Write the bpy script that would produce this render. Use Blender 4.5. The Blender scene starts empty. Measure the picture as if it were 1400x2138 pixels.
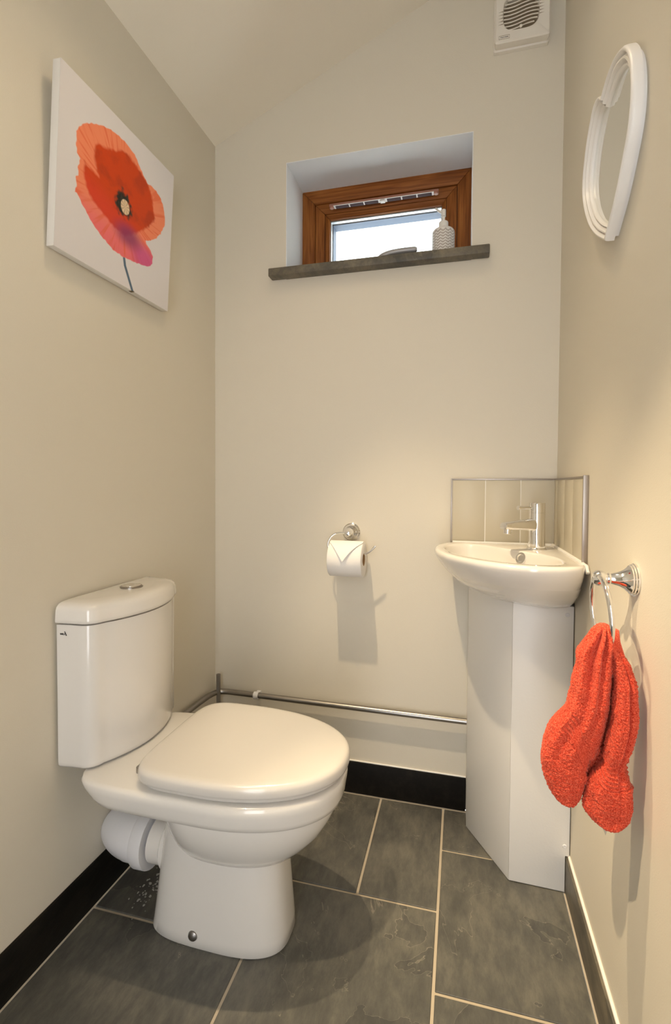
import bpy, bmesh, math, random
import numpy as np
from mathutils import Vector, Matrix, noise

scene = bpy.context.scene
COL = scene.collection
random.seed(7)

# ------------------------------------------------------------------ camera
cam_d = bpy.data.cameras.new('camera')
cam = bpy.data.objects.new('camera', cam_d)
COL.objects.link(cam)
cam_d.sensor_fit = 'HORIZONTAL'
cam_d.sensor_width = 36.0
cam_d.lens = 36.0 * 1014.45 / 1400.0
cam_d.shift_y = -(1069 - 1042.05) / 1400.0
cam_d.clip_start = 0.01
YAW, PITCH, ROLL = (math.radians(a) for a in (14.4247, 1.5366, -0.3575))
fwd = Vector((-math.sin(YAW) * math.cos(PITCH), math.cos(YAW) * math.cos(PITCH), -math.sin(PITCH)))
rgt = Vector((math.cos(YAW), math.sin(YAW), 0))
dwn = fwd.cross(rgt)
r2 = math.cos(ROLL) * rgt + math.sin(ROLL) * dwn
d2 = -math.sin(ROLL) * rgt + math.cos(ROLL) * dwn
cm = Matrix((r2, -d2, -fwd)).transposed().to_4x4()
cm.translation = Vector((0, 0, 1.0))
cam.matrix_world = cm
scene.camera = cam

# ------------------------------------------------------------------ world, exposure
world = bpy.data.worlds.new('sky')
scene.world = world
world.use_nodes = True
bg = world.node_tree.nodes['Background']
bg.inputs[0].default_value = (0.97, 0.98, 1.0, 1)
bg.inputs[1].default_value = 4.9
scene.view_settings.view_transform = 'Standard'
scene.view_settings.look = 'None'
scene.view_settings.gamma = 1.0
scene.view_settings.use_curve_mapping = False
scene.view_settings.exposure = 0.40

LAMP_COL = (1.0, 0.79, 0.50)
LAMPS = [  # position of the bulb, watts in the beam, beam cone in degrees, aim point, watts of wide spill
    ((-0.45, 0.86, 2.265), 66.0, 46, (0.00, 1.20, 0.10), 6.0),
    ((-0.12, 0.93, 2.42), 7.0, 58, (0.02, 0.98, 0.0), 3.5),
    ((-0.62, 0.32, 2.25), 96.0, 38, (0.26, 0.74, 0.20), 4.0),  # added fill lamp, brightens the low right wall and casing
]

# ------------------------------------------------------------------ materials
def mat(name, col=(0.8, 0.8, 0.8), rough=0.5, metal=0.0, coat=0.0, spec=0.5, sub=0.0):
    m = bpy.data.materials.new(name)
    m.use_nodes = True
    b = m.node_tree.nodes['Principled BSDF']
    b.inputs['Base Color'].default_value = (*col, 1)
    b.inputs['Roughness'].default_value = rough
    b.inputs['Metallic'].default_value = metal
    b.inputs['Coat Weight'].default_value = coat
    b.inputs['Coat Roughness'].default_value = 0.03
    b.inputs['Specular IOR Level'].default_value = spec
    return m

def nodes(m):
    return m.node_tree.nodes, m.node_tree.links, m.node_tree.nodes['Principled BSDF']

def add_bump(m, scale, dist, strength=1.0, detail=3.0, coord='Object'):
    n, l, b = nodes(m)
    tc = n.new('ShaderNodeTexCoord')
    nz = n.new('ShaderNodeTexNoise')
    nz.inputs['Scale'].default_value = scale
    nz.inputs['Detail'].default_value = detail
    bp = n.new('ShaderNodeBump')
    bp.inputs['Strength'].default_value = strength
    bp.inputs['Distance'].default_value = dist
    l.new(tc.outputs[coord], nz.inputs['Vector'])
    l.new(nz.outputs['Fac'], bp.inputs['Height'])
    l.new(bp.outputs['Normal'], b.inputs['Normal'])
    return nz

def ramp(n, stops):
    r = n.new('ShaderNodeValToRGB')
    e = r.color_ramp.elements
    while len(e) < len(stops):
        e.new(0.5)
    for i, (p, c) in enumerate(stops):
        e[i].position = p
        e[i].color = (*c, 1) if len(c) == 3 else c
    return r

M = {}
M['wall'] = mat('cream_wall_paint', (0.715, 0.665, 0.565), 0.55, spec=0.3)
add_bump(M['wall'], 420, 0.0006, 0.35)
M['ceiling'] = mat('ceiling_paint', (0.87, 0.82, 0.72), 0.7, spec=0.2)
add_bump(M['ceiling'], 300, 0.0005, 0.3)
M['ceramic'] = mat('white_ceramic', (0.77, 0.745, 0.71), 0.16, coat=0.5)
M['basin'] = mat('basin_ceramic', (0.82, 0.785, 0.735), 0.12, coat=0.6)
M['plastic'] = mat('white_plastic', (0.74, 0.74, 0.77), 0.3)
M['seat'] = mat('seat_plastic', (0.64, 0.615, 0.585), 0.2, coat=0.3)
M['chrome'] = mat('chrome', (0.86, 0.86, 0.87), 0.06, 1.0)
M['dchrome'] = mat('dull_chrome', (0.35, 0.33, 0.31), 0.30, 1.0)
M['trimmetal'] = mat('satin_trim', (0.40, 0.36, 0.33), 0.42, 1.0)
M['paintwood'] = mat('white_gloss_board', (0.80, 0.785, 0.76), 0.35)
add_bump(M['paintwood'], 180, 0.0008, 0.3)
M['tile'] = mat('cream_glazed_tile', (0.56, 0.51, 0.40), 0.35, spec=0.3)
M['grout_white'] = mat('white_grout', (0.80, 0.77, 0.71), 0.8)
M['caulk'] = mat('caulk', (0.85, 0.83, 0.79), 0.4)
M['fan'] = mat('fan_plastic', (0.80, 0.76, 0.69), 0.4)
M['fan_dark'] = mat('fan_inside', (0.22, 0.17, 0.11), 0.7)
M['mirrorframe'] = mat('mirror_frame_paint', (0.84, 0.82, 0.80), 0.35)
M['glassmirror'] = mat('mirror_glass', (0.86, 0.87, 0.85), 0.01, 1.0)
M['paper'] = mat('tissue_paper', (0.88, 0.86, 0.84), 0.95, spec=0.1)
add_bump(M['paper'], 500, 0.0006, 0.4)
M['card'] = mat('cardboard_core', (0.42, 0.26, 0.12), 0.9)
M['vent'] = mat('vent_plastic', (0.42, 0.20, 0.14), 0.4)
M['ventdark'] = mat('vent_slot', (0.06, 0.03, 0.035), 0.8)
M['ventrim'] = mat('vent_rim', (0.75, 0.70, 0.66), 0.4)
M['gasket'] = mat('gasket', (0.05, 0.05, 0.05), 0.6)
M['spacer'] = mat('glazing_spacer', (0.55, 0.58, 0.62), 0.4, 0.6)
M['handle'] = mat('window_handle_metal', (0.42, 0.41, 0.42), 0.4, 0.4)
M['outframe'] = mat('outer_frame_blue_shade', (0.07, 0.11, 0.19), 0.6)  # blue shade and halo on the outside frame put into its colour
M['speck'] = mat('old_paint_speck', (0.42, 0.41, 0.39), 0.8)
M['gap'] = mat('gap_shade', (0.05, 0.045, 0.04), 0.9)
M['ink'] = mat('logo_ink', (0.05, 0.045, 0.045), 0.5)
M['tag'] = mat('care_tag', (0.45, 0.40, 0.32), 0.8)
M['collar'] = mat('dispenser_collar', (0.80, 0.78, 0.74), 0.3)
M['door'] = mat('door_paint', (0.80, 0.77, 0.71), 0.4)

def slate(name, dark, mid, light, rough, vein):
    m = mat(name, mid, rough, spec=0.5)
    n, l, b = nodes(m)
    tc = n.new('ShaderNodeTexCoord')
    oi = n.new('ShaderNodeObjectInfo')
    off = n.new('ShaderNodeVectorMath'); off.operation = 'SCALE'
    comb = n.new('ShaderNodeCombineXYZ')
    l.new(oi.outputs['Random'], comb.inputs[0]); l.new(oi.outputs['Random'], comb.inputs[1]); l.new(oi.outputs['Random'], comb.inputs[2])
    l.new(comb.outputs[0], off.inputs[0]); off.inputs['Scale'].default_value = 17.0
    add = n.new('ShaderNodeVectorMath'); add.operation = 'ADD'
    l.new(tc.outputs['Object'], add.inputs[0]); l.new(off.outputs[0], add.inputs[1])
    # riven layers: a low, strongly warped noise cut into terraces
    n1 = n.new('ShaderNodeTexNoise'); n1.inputs['Scale'].default_value = 3.2; n1.inputs['Detail'].default_value = 5; n1.inputs['Roughness'].default_value = 0.55; n1.inputs['Distortion'].default_value = 0.9
    l.new(add.outputs[0], n1.inputs['Vector'])
    mul = n.new('ShaderNodeMath'); mul.operation = 'MULTIPLY'; mul.inputs[1].default_value = 5.0
    l.new(n1.outputs['Fac'], mul.inputs[0])
    fr = n.new('ShaderNodeMath'); fr.operation = 'FRACT'
    l.new(mul.outputs[0], fr.inputs[0])
    fl = n.new('ShaderNodeMath'); fl.operation = 'FLOOR'
    l.new(mul.outputs[0], fl.inputs[0])
    wn = n.new('ShaderNodeTexWhiteNoise'); wn.noise_dimensions = '1D'
    l.new(fl.outputs[0], wn.inputs['W'])
    # fine grain
    n2 = n.new('ShaderNodeTexNoise'); n2.inputs['Scale'].default_value = 38; n2.inputs['Detail'].default_value = 9; n2.inputs['Roughness'].default_value = 0.74; n2.inputs['Distortion'].default_value = 0.15
    mp2 = n.new('ShaderNodeMapping'); mp2.inputs['Scale'].default_value = (1.0, 0.38, 1.0); mp2.inputs['Rotation'].default_value = (0, 0, 0.5)
    l.new(add.outputs[0], mp2.inputs[0]); l.new(mp2.outputs[0], n2.inputs['Vector'])
    n3 = n.new('ShaderNodeTexNoise'); n3.inputs['Scale'].default_value = 6; n3.inputs['Detail'].default_value = 4
    l.new(add.outputs[0], n3.inputs['Vector'])
    a1 = n.new('ShaderNodeMath'); a1.operation = 'MULTIPLY'; a1.inputs[1].default_value = 0.10
    l.new(wn.outputs['Value'], a1.inputs[0])
    a2 = n.new('ShaderNodeMath'); a2.operation = 'MULTIPLY_ADD'; a2.inputs[1].default_value = 0.55
    l.new(n2.outputs['Fac'], a2.inputs[0]); l.new(a1.outputs[0], a2.inputs[2])
    a3 = n.new('ShaderNodeMath'); a3.operation = 'MULTIPLY_ADD'; a3.inputs[1].default_value = 0.45
    l.new(n3.outputs['Fac'], a3.inputs[0]); l.new(a2.outputs[0], a3.inputs[2])
    rp = ramp(n, [(0.43, dark), (0.56, mid), (0.72, light)])
    l.new(a3.outputs[0], rp.inputs['Fac'])
    vr = ramp(n, [(0.0, (1, 1, 1)), (0.02, (0, 0, 0)), (1.0, (0, 0, 0))])
    l.new(fr.outputs[0], vr.inputs['Fac'])
    vm = n.new('ShaderNodeMath'); vm.operation = 'MULTIPLY'; vm.inputs[1].default_value = vein
    l.new(vr.outputs[0], vm.inputs[0])
    vm2 = n.new('ShaderNodeMath'); vm2.operation = 'MULTIPLY'
    l.new(vm.outputs[0], vm2.inputs[0]); l.new(n3.outputs['Fac'], vm2.inputs[1])
    mix = n.new('ShaderNodeMixRGB')
    l.new(vm2.outputs[0], mix.inputs['Fac']); l.new(rp.outputs[0], mix.inputs[1]); mix.inputs[2].default_value = (0.34, 0.31, 0.25, 1)
    l.new(mix.outputs[0], b.inputs['Base Color'])
    hsum = n.new('ShaderNodeMath'); hsum.operation = 'MULTIPLY_ADD'; hsum.inputs[1].default_value = 0.35
    l.new(n2.outputs['Fac'], hsum.inputs[0])
    fs = n.new('ShaderNodeMath'); fs.operation = 'MULTIPLY'; fs.inputs[1].default_value = 0.25
    l.new(fl.outputs[0], fs.inputs[0]); l.new(fs.outputs[0], hsum.inputs[2])
    bp = n.new('ShaderNodeBump'); bp.inputs['Distance'].default_value = 0.0045; bp.inputs['Strength'].default_value = 0.75
    l.new(hsum.outputs[0], bp.inputs['Height']); l.new(bp.outputs['Normal'], b.inputs['Normal'])
    return m

M['slate'] = slate('slate_floor', (0.056, 0.056, 0.053), (0.094, 0.092, 0.082), (0.165, 0.157, 0.130), 0.42, 1.0)
M['slate_dark'] = slate('slate_skirting', (0.004, 0.0035, 0.003), (0.007, 0.006, 0.005), (0.016, 0.013, 0.010), 0.5, 0.0)
M['slate_dark'].node_tree.nodes['Principled BSDF'].inputs['Specular IOR Level'].default_value = 0.15
M['slate_sill'] = slate('slate_sill', (0.055, 0.052, 0.045), (0.10, 0.09, 0.07), (0.20, 0.17, 0.12), 0.45, 0.3)
M['grout'] = mat('floor_grout', (0.50, 0.43, 0.33), 0.9)
add_bump(M['grout'], 300, 0.001, 0.6)

def woodgrain(name, axis):
    m = mat(name, (0.2, 0.08, 0.03), 0.5, spec=0.2)
    n, l, b = nodes(m)
    tc = n.new('ShaderNodeTexCoord')
    mp = n.new('ShaderNodeMapping')
    s = [60, 60, 60]; s[axis] = 3.0
    mp.inputs['Scale'].default_value = s
    nz = n.new('ShaderNodeTexNoise'); nz.inputs['Scale'].default_value = 2.2; nz.inputs['Detail'].default_value = 6; nz.inputs['Distortion'].default_value = 0.4
    l.new(tc.outputs['Object'], mp.inputs[0]); l.new(mp.outputs[0], nz.inputs['Vector'])
    rp = ramp(n, [(0.3, (0.15, 0.042, 0.008)), (0.5, (0.25, 0.080, 0.016)), (0.72, (0.36, 0.13, 0.030))])
    l.new(nz.outputs['Fac'], rp.inputs['Fac']); l.new(rp.outputs[0], b.inputs['Base Color'])
    bp = n.new('ShaderNodeBump'); bp.inputs['Distance'].default_value = 0.0006; bp.inputs['Strength'].default_value = 0.5
    l.new(nz.outputs['Fac'], bp.inputs['Height']); l.new(bp.outputs['Normal'], b.inputs['Normal'])
    return m
M['wood_h'] = woodgrain('woodgrain_horizontal', 0)
M['wood_v'] = woodgrain('woodgrain_vertical', 2)

mg = bpy.data.materials.new('window_glass'); mg.use_nodes = True
n, l = mg.node_tree.nodes, mg.node_tree.links
n.remove(n['Principled BSDF'])
tr = n.new('ShaderNodeBsdfTransparent'); tr.inputs[0].default_value = (0.94, 0.96, 0.95, 1)
gl = n.new('ShaderNodeBsdfGlossy'); gl.inputs['Roughness'].default_value = 0.02
mx = n.new('ShaderNodeMixShader'); mx.inputs[0].default_value = 0.06
l.new(tr.outputs[0], mx.inputs[1]); l.new(gl.outputs[0], mx.inputs[2]); l.new(mx.outputs[0], n['Material Output'].inputs[0])
M['glass'] = mg

m = mat('red_terry', (0.62, 0.075, 0.03), 1.0, spec=0.05)
n, l, b = nodes(m)
tc = n.new('ShaderNodeTexCoord')
nz = n.new('ShaderNodeTexNoise'); nz.inputs['Scale'].default_value = 620; nz.inputs['Detail'].default_value = 3
l.new(tc.outputs['Object'], nz.inputs['Vector'])
rp = ramp(n, [(0.32, (0.36, 0.022, 0.010)), (0.5, (0.60, 0.070, 0.036)), (0.70, (0.78, 0.165, 0.095))])
l.new(nz.outputs['Fac'], rp.inputs['Fac']); l.new(rp.outputs[0], b.inputs['Base Color'])
b.inputs['Sheen Weight'].default_value = 0.35
b.inputs['Sheen Tint'].default_value = (1.0, 0.5, 0.38, 1)
M['terry'] = m
M['terryband'] = mat('red_woven_band', (0.64, 0.085, 0.045), 0.8, spec=0.1)

m = mat('canvas_print', (0.8, 0.8, 0.8), 0.6, spec=0.2)
n, l, b = nodes(m)
at = n.new('ShaderNodeAttribute'); at.attribute_name = 'print'
l.new(at.outputs['Color'], b.inputs['Base Color'])
tc = n.new('ShaderNodeTexCoord')
wv = n.new('ShaderNodeTexNoise'); wv.inputs['Scale'].default_value = 900
bp = n.new('ShaderNodeBump'); bp.inputs['Distance'].default_value = 0.0004; bp.inputs['Strength'].default_value = 0.35
l.new(tc.outputs['Object'], wv.inputs['Vector']); l.new(wv.outputs['Fac'], bp.inputs['Height']); l.new(bp.outputs['Normal'], b.inputs['Normal'])
M['print'] = m
M['canvas'] = mat('canvas_edge', (0.74, 0.72, 0.69), 0.7, spec=0.2)
M['stem_ink'] = mat('stem_ink', (0.10, 0.07, 0.03), 0.7)

m = mat('chevron_ceramic', (0.7, 0.66, 0.6), 0.35)
n, l, b = nodes(m)
at = n.new('ShaderNodeAttribute'); at.attribute_name = 'print'
l.new(at.outputs['Color'], b.inputs['Base Color'])
M['chevron'] = m

me_ = bpy.data.materials.new('lamp_glow'); me_.use_nodes = True
me_.node_tree.nodes['Principled BSDF'].inputs['Emission Color'].default_value = (*LAMP_COL, 1)
me_.node_tree.nodes['Principled BSDF'].inputs['Emission Strength'].default_value = 12.0
M['glow'] = me_

# ------------------------------------------------------------------ mesh helpers
def link_mesh(name, me, material, parent=None, smooth=True, angle=35, kind=None):
    if smooth:
        for p in me.polygons:
            p.use_smooth = True
        if angle is not None:
            me.set_sharp_from_angle(angle=math.radians(angle))
    if material is not None and len(me.materials) == 0:
        me.materials.append(material)
    o = bpy.data.objects.new(name, me)
    COL.objects.link(o)
    if parent is not None:
        o.parent = parent
    if kind:
        o['kind'] = kind
    return o

class MB:
    """collects raw geometry and links it as one mesh object"""
    def __init__(self):
        self.v = []; self.f = []
    def add(self, v, f):
        k = len(self.v)
        self.v += [tuple(p) for p in v]
        self.f += [tuple(i + k for i in q) for q in f]
        return self
    def box(self, x0, x1, y0, y1, z0, z1):
        v = [(x, y, z) for x in (x0, x1) for y in (y0, y1) for z in (z0, z1)]
        f = [(0, 1, 3, 2), (4, 6, 7, 5), (0, 4, 5, 1), (2, 3, 7, 6), (0, 2, 6, 4), (1, 5, 7, 3)]
        return self.add(v, f)
    def prism(self, poly, z0, z1):
        n = len(poly)
        v = [(x, y, z0) for x, y in poly] + [(x, y, z1) for x, y in poly]
        f = [tuple(range(n))[::-1], tuple(range(n, 2 * n))]
        f += [(i, (i + 1) % n, n + (i + 1) % n, n + i) for i in range(n)]
        return self.add(v, f)
    def loft(self, rings, cap0=True, cap1=True):
        n = len(rings[0]); v = []; f = []
        for r in rings:
            v += list(r)
        for k in range(len(rings) - 1):
            for i in range(n):
                j = (i + 1) % n
                f.append((k * n + i, k * n + j, (k + 1) * n + j, (k + 1) * n + i))
        if cap0: f.append(tuple(range(n))[::-1])
        if cap1: f.append(tuple(range((len(rings) - 1) * n, len(rings) * n)))
        return self.add(v, f)
    def lathe(self, prof, origin=(0, 0, 0), axis=(0, 0, 1), seg=40):
        """prof: (radius, distance along axis)"""
        ax = Vector(axis).normalized()
        a = ax.orthogonal().normalized(); b = ax.cross(a)
        o = Vector(origin); rings = []
        for r, t in prof:
            r = max(r, 1e-5)
            rings.append([tuple(o + ax * t + (a * math.cos(q) + b * math.sin(q)) * r) for q in [2 * math.pi * i / seg for i in range(seg)]])
        return self.loft(rings)
    def tube(self, path, r, seg=14, closed=False):
        pts = [Vector(p) for p in path]; n = len(pts)
        rr = r if hasattr(r, '__len__') else [r] * n
        rings = []; prev = None
        for i in range(n):
            if closed:
                t = (pts[(i + 1) % n] - pts[i - 1]).normalized()
            else:
                t = (pts[min(i + 1, n - 1)] - pts[max(i - 1, 0)]).normalized()
            if prev is None:
                a = t.orthogonal().normalized()
            else:
                a = (prev - t * prev.dot(t)).normalized()
            prev = a; b = t.cross(a)
            rings.append([tuple(pts[i] + (a * math.cos(q) + b * math.sin(q)) * rr[i]) for q in [2 * math.pi * k / seg for k in range(seg)]])
        if closed:
            rings.append(rings[0])
            return self.loft(rings, False, False)
        return self.loft(rings)
    def build(self, name, material, parent=None, smooth=True, angle=35, bevel=0.0, bseg=2, kind=None):
        me = bpy.data.meshes.new(name)
        me.from_pydata(self.v, [], self.f)
        bm = bmesh.new(); bm.from_mesh(me)
        bmesh.ops.remove_doubles(bm, verts=bm.verts, dist=1e-6)
        bmesh.ops.recalc_face_normals(bm, faces=bm.faces)
        if bevel > 0:
            es = [e for e in bm.edges if len(e.link_faces) == 2 and e.calc_face_angle(0) > math.radians(25)]
            bmesh.ops.bevel(bm, geom=es, offset=bevel, segments=bseg, profile=0.5, affect='EDGES')
        bm.to_mesh(me); bm.free()
        return link_mesh(name, me, material, parent, smooth, angle, kind)

def box(name, x0, x1, y0, y1, z0, z1, material, parent=None, bevel=0.0, bseg=2, kind=None):
    return MB().box(x0, x1, y0, y1, z0, z1).build(name, material, parent, bevel=bevel, bseg=bseg, kind=kind)

def thing(name, loc, label, cat, group=None):
    o = bpy.data.objects.new(name, None)
    o.empty_display_size = 0.05
    COL.objects.link(o)
    tag(o, label, cat, group)
    return o
def tag(o, label, cat, group=None):
    o['label'] = label; o['category'] = cat
    if group: o['group'] = group
    return o
def struct(o):
    o['kind'] = 'structure'
    return o
def S_(name):
    o = bpy.data.objects.new(name, None); COL.objects.link(o); o['kind'] = 'structure'
    return o

def catmull(pts, per=8, closed=False):
    P = [Vector(p) for p in pts]; n = len(P); out = []
    rng = range(n if closed else n - 1)
    for i in rng:
        if closed:
            p0, p1, p2, p3 = P[i - 1], P[i], P[(i + 1) % n], P[(i + 2) % n]
        else:
            p0, p1, p2, p3 = P[max(i - 1, 0)], P[i], P[i + 1], P[min(i + 2, n - 1)]
        for k in range(per):
            t = k / per
            out.append(0.5 * ((2 * p1) + (p2 - p0) * t + (2 * p0 - 5 * p1 + 4 * p2 - p3) * t * t + (3 * p1 - p0 - 3 * p2 + p3) * t ** 3))
    if not closed:
        out.append(P[-1])
    return out

def text_mesh(body, size, depth=0.0002):
    cu = bpy.data.curves.new('lettering', 'FONT')
    cu.body = body; cu.size = size; cu.align_x = 'CENTER'; cu.align_y = 'CENTER'; cu.extrude = depth
    o = bpy.data.objects.new('lettering', cu); COL.objects.link(o)
    bpy.context.view_layer.update()
    me = bpy.data.meshes.new_from_object(o.evaluated_get(bpy.context.evaluated_depsgraph_get()))
    bpy.data.objects.remove(o); bpy.data.curves.remove(cu)
    return me

# ------------------------------------------------------------------ room dimensions
YB = 1.535           # back wall
YF = -0.95           # front wall, behind the viewer
XR = 0.272           # right wall
def xl(y):           # left wall, a touch out of square
    return -0.827 - (YB - y) * 0.017
def zc(x):           # sloping ceiling
    return 2.157 + (x + 0.827) * 0.443
T = 0.12
# window opening in the back wall
WX0, WX1, WZ0, WZ1 = -0.569, 0.024, 1.700, 2.062
YW = 1.70            # face of the window frame

# left wall
P0 = [(xl(YF) - T, YF - T), (xl(YB + T) - T, YB + 0.3), (xl(YB), YB + 0.3), (xl(YF), YF - T)]
struct(MB().prism([(xl(YF - T) - T, YF - T), (xl(YF - T), YF - T), (xl(YB), YB), (xl(YB) - T, YB)], 0, 2.6).build('wall_left', M['wall']))
struct(box('wall_right', XR, XR + T, YF - T, YB, 0, 2.95, M['wall']))
wf = MB()
DX0, DX1, DZ = -0.34, 0.18, 2.02      # open doorway behind the viewer, sized and placed to let in fill light
wf.box(xl(YF) - T, DX0, YF - T, YF, 0, 2.95); wf.box(DX1, XR + T, YF - T, YF, 0, 2.95); wf.box(DX0, DX1, YF - T, YF, DZ, 2.95)
struct(wf.build('wall_front', M['wall'], smooth=False))
# back wall with its window opening and deep plastered reveal
w = MB()
DB = 0.30
w.box(-1.0, WX0, YB, YB + DB, 0, 2.95)
w.box(WX1, XR + T, YB, YB + DB, 0, 2.95)
w.box(WX0, WX1, YB, YB + DB, 0, WZ0)
w.box(WX0, WX1, YB, YB + DB, WZ1, 2.95)
struct(w.build('wall_back', M['wall'], smooth=False))
# sloping ceiling slab
xa, xb = -1.05, XR + T
c = MB()
sl = [(xa, zc(xa)), (xb, zc(xb)), (xb, zc(xb) + 0.1), (xa, zc(xa) + 0.1)]
vv = [(x, y, z) for y in (YF - T, YB + DB) for x, z in sl]
c.add(vv, [(0, 1, 2, 3), (7, 6, 5, 4), (0, 4, 5, 1), (1, 5, 6, 2), (2, 6, 7, 3), (3, 7, 4, 0)])
struct(c.build('ceiling', M['ceiling'], smooth=False))
# frame of the open doorway behind the viewer
dr = S_('door_1')
for q in ((DX0 - 0.06, DX0 + 0.02, 0, DZ + 0.06), (DX1 - 0.02, DX1 + 0.06, 0, DZ + 0.06), (DX0 + 0.02, DX1 - 0.02, DZ - 0.02, DZ + 0.06)):
    box('door_frame', q[0], q[1], YF + 0.001, YF + 0.02, q[2], q[3], M['door'], dr, 0.002)

# ------------------------------------------------------------------ floor of slate tiles
fl = struct(MB().prism([(xl(YF), YF), (XR, YF), (XR, YB), (xl(YB), YB)], -0.06, -0.0028).build('floor', M['grout'], smooth=False))
G = 0.0032
GX1, GX2, GX3 = -0.436, -0.234, -0.040
L, R = -0.836, 0.264
BK = 1.524
tiles = [  # x0,x1,y0,y1
    (L, GX1, 1.350, BK), (L, GX1, 0.949, 1.350), (L, GX1, 0.549, 0.949), (L, GX1, 0.149, 0.549), (L, GX1, -0.251, 0.149), (L, GX1, -0.651, -0.251), (L, GX1, YF, -0.651),
    (GX1, GX2, 1.144, BK), (GX2, GX3, 1.144, BK), (GX1, GX3, 0.744, 1.144), (GX1, GX3, 0.344, 0.744), (GX1, GX3, -0.056, 0.344), (GX1, GX3, -0.456, -0.056), (GX1, GX3, YF, -0.456),
    (GX3, R, 1.346, BK), (GX3, R, 0.955, 1.346), (GX3, R, 0.555, 0.955), (GX3, R, 0.155, 0.555), (GX3, R, -0.245, 0.155), (GX3, R, -0.645, -0.245), (GX3, R, YF, -0.645)]
for x0, x1, y0, y1 in tiles:
    a0 = xl(y0) + 0.010 if x0 == L else x0 + G
    a1 = xl(y1) + 0.010 if x0 == L else x0 + G
    b0 = R - 0.006 if x1 == R else x1 - G
    q0, q1 = y0 + G, (y1 - 0.004 if y1 == BK else y1 - G)
    o = MB().prism([(a0, q0), (b0, q0), (b0, q1), (a1, q1)], -0.02, 0.0).build('tile', M['slate'], fl, bevel=0.0012, bseg=1)

# splashes of old white paint on the slate beside the toilet foot
psk = MB(); rs = random.Random(4)
for k in range(70):
    cx_, cy_ = rs.gauss(-0.728, 0.026), rs.gauss(1.03, 0.030)
    if cx_ < xl(1.0) + 0.02 or cx_ > -0.655: continue
    rr_ = rs.choice((0.0012, 0.0016, 0.002, 0.0032)) * rs.uniform(0.7, 1.2)
    pl_ = [(cx_ + rr_ * rs.uniform(0.5, 1.3) * math.cos(a), cy_ + rr_ * rs.uniform(0.5, 1.6) * math.sin(a)) for a in np.linspace(0, 2 * math.pi, 7, endpoint=False)]
    psk.prism(pl_, 0.0, 0.0004)
psk.build('paint_specks', M['speck'], fl, smooth=False, kind='stuff')

# slate skirtings
SKH = 0.102
sk = MB().prism([(xl(YF), YF), (xl(YF) + 0.007, YF), (xl(YB) + 0.007, YB), (xl(YB), YB)], 0.0, SKH)
struct(sk.build('baseboard_left', M['slate_dark'], bevel=0.0012))
struct(box('baseboard_back', xl(YB) + 0.007, 0.0265, YB - 0.010, YB, 0.0, SKH, M['slate_dark'], bevel=0.0012))
struct(box('baseboard_right', 0.2615, XR, YF, YB, 0.0, 0.090, M['slate_sill'], bevel=0.0012))
# caulk beads along the skirting tops
t1 = MB().tube([(xl(YB) + 0.008, YB - 0.002, SKH + 0.001), (0.0265, YB - 0.002, SKH + 0.001)], 0.0028, 8)
struct(t1.build('trim_1', M['caulk']))
t2 = MB().tube([(XR - 0.002, YF, 0.0905), (XR - 0.002, YB, 0.0905)], 0.0035, 8)
struct(t2.build('trim_2', M['caulk']))

# ------------------------------------------------------------------ window
win = S_('window_1')
def mitre_frame(x0, x1, z0, z1, wd, y0, y1, name, slope=0.0):
    """four mitred members; slope pushes the inner edge back (a chamfered bead)"""
    xi0, xi1, zi0, zi1 = x0 + wd, x1 - wd, z0 + wd, z1 - wd
    def member(q, m_):
        # q: outer a, outer b, inner b, inner a in (x,z)
        v = [(q[0][0], y0, q[0][1]), (q[1][0], y0, q[1][1]), (q[2][0], y0 + slope, q[2][1]), (q[3][0], y0 + slope, q[3][1])]
        v += [(x, y1, z) for x, z in q]
        f = [(0, 1, 2, 3), (4, 7, 6, 5), (0, 4, 5, 1), (1, 5, 6, 2), (2, 6, 7, 3), (3, 7, 4, 0)]
        MB().add(v, f).build(name, m_, win, bevel=0.0016, bseg=2)
    g = 0.0004
    member([(x0 + g, z1), (x1 - g, z1), (xi1 - g, zi1), (xi0 + g, zi1)], M['wood_h'])
    member([(x0 + g, z0), (x1 - g, z0), (xi1 - g, zi0), (xi0 + g, zi0)], M['wood_h'])
    member([(x0, z0 + g), (x0, z1 - g), (xi0, zi1 - g), (xi0, zi0 + g)], M['wood_v'])
    member([(x1, z0 + g), (x1, z1 - g), (xi1, zi1 - g), (xi1, zi0 + g)], M['wood_v'])
fx0, fx1, fz1 = -0.568, 0.0232, 2.0605
fz0 = 1.705
mitre_frame(fx0, fx1, fz0, fz1, 0.046, YW, YW + 0.07, 'frame_member', 0.005)
mitre_frame(fx0 + 0.0475, fx1 - 0.0475, fz0 + 0.0475, fz1 - 0.0475, 0.034, YW + 0.009, YW + 0.06, 'sash_member', 0.003)
mitre_frame(fx0 + 0.083, fx1 - 0.083, fz0 + 0.083, fz1 - 0.083, 0.014, YW + 0.014, YW + 0.05, 'glazing_bead', 0.010)
ix0, ix1, iz0, iz1 = fx0 + 0.097, fx1 - 0.097, fz0 + 0.097, fz1 - 0.097
gb = MB()
gb.box(fx0 + 0.044, fx1 - 0.044, YW + 0.02, YW + 0.05, fz0 + 0.044, fz0 + 0.049); gb.box(fx0 + 0.044, fx1 - 0.044, YW + 0.02, YW + 0.05, fz1 - 0.049, fz1 - 0.044)
gb.box(fx0 + 0.044, fx0 + 0.049, YW + 0.02, YW + 0.05, fz0 + 0.044, fz1 - 0.044); gb.box(fx1 - 0.049, fx1 - 0.044, YW + 0.02, YW + 0.05, fz0 + 0.044, fz1 - 0.044)
gb.build('gasket', M['gasket'], win)
box('pane', ix0 - 0.004, ix1 + 0.004, YW + 0.030, YW + 0.034, iz0 - 0.004, iz1 + 0.004, M['glass'], win)
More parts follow.
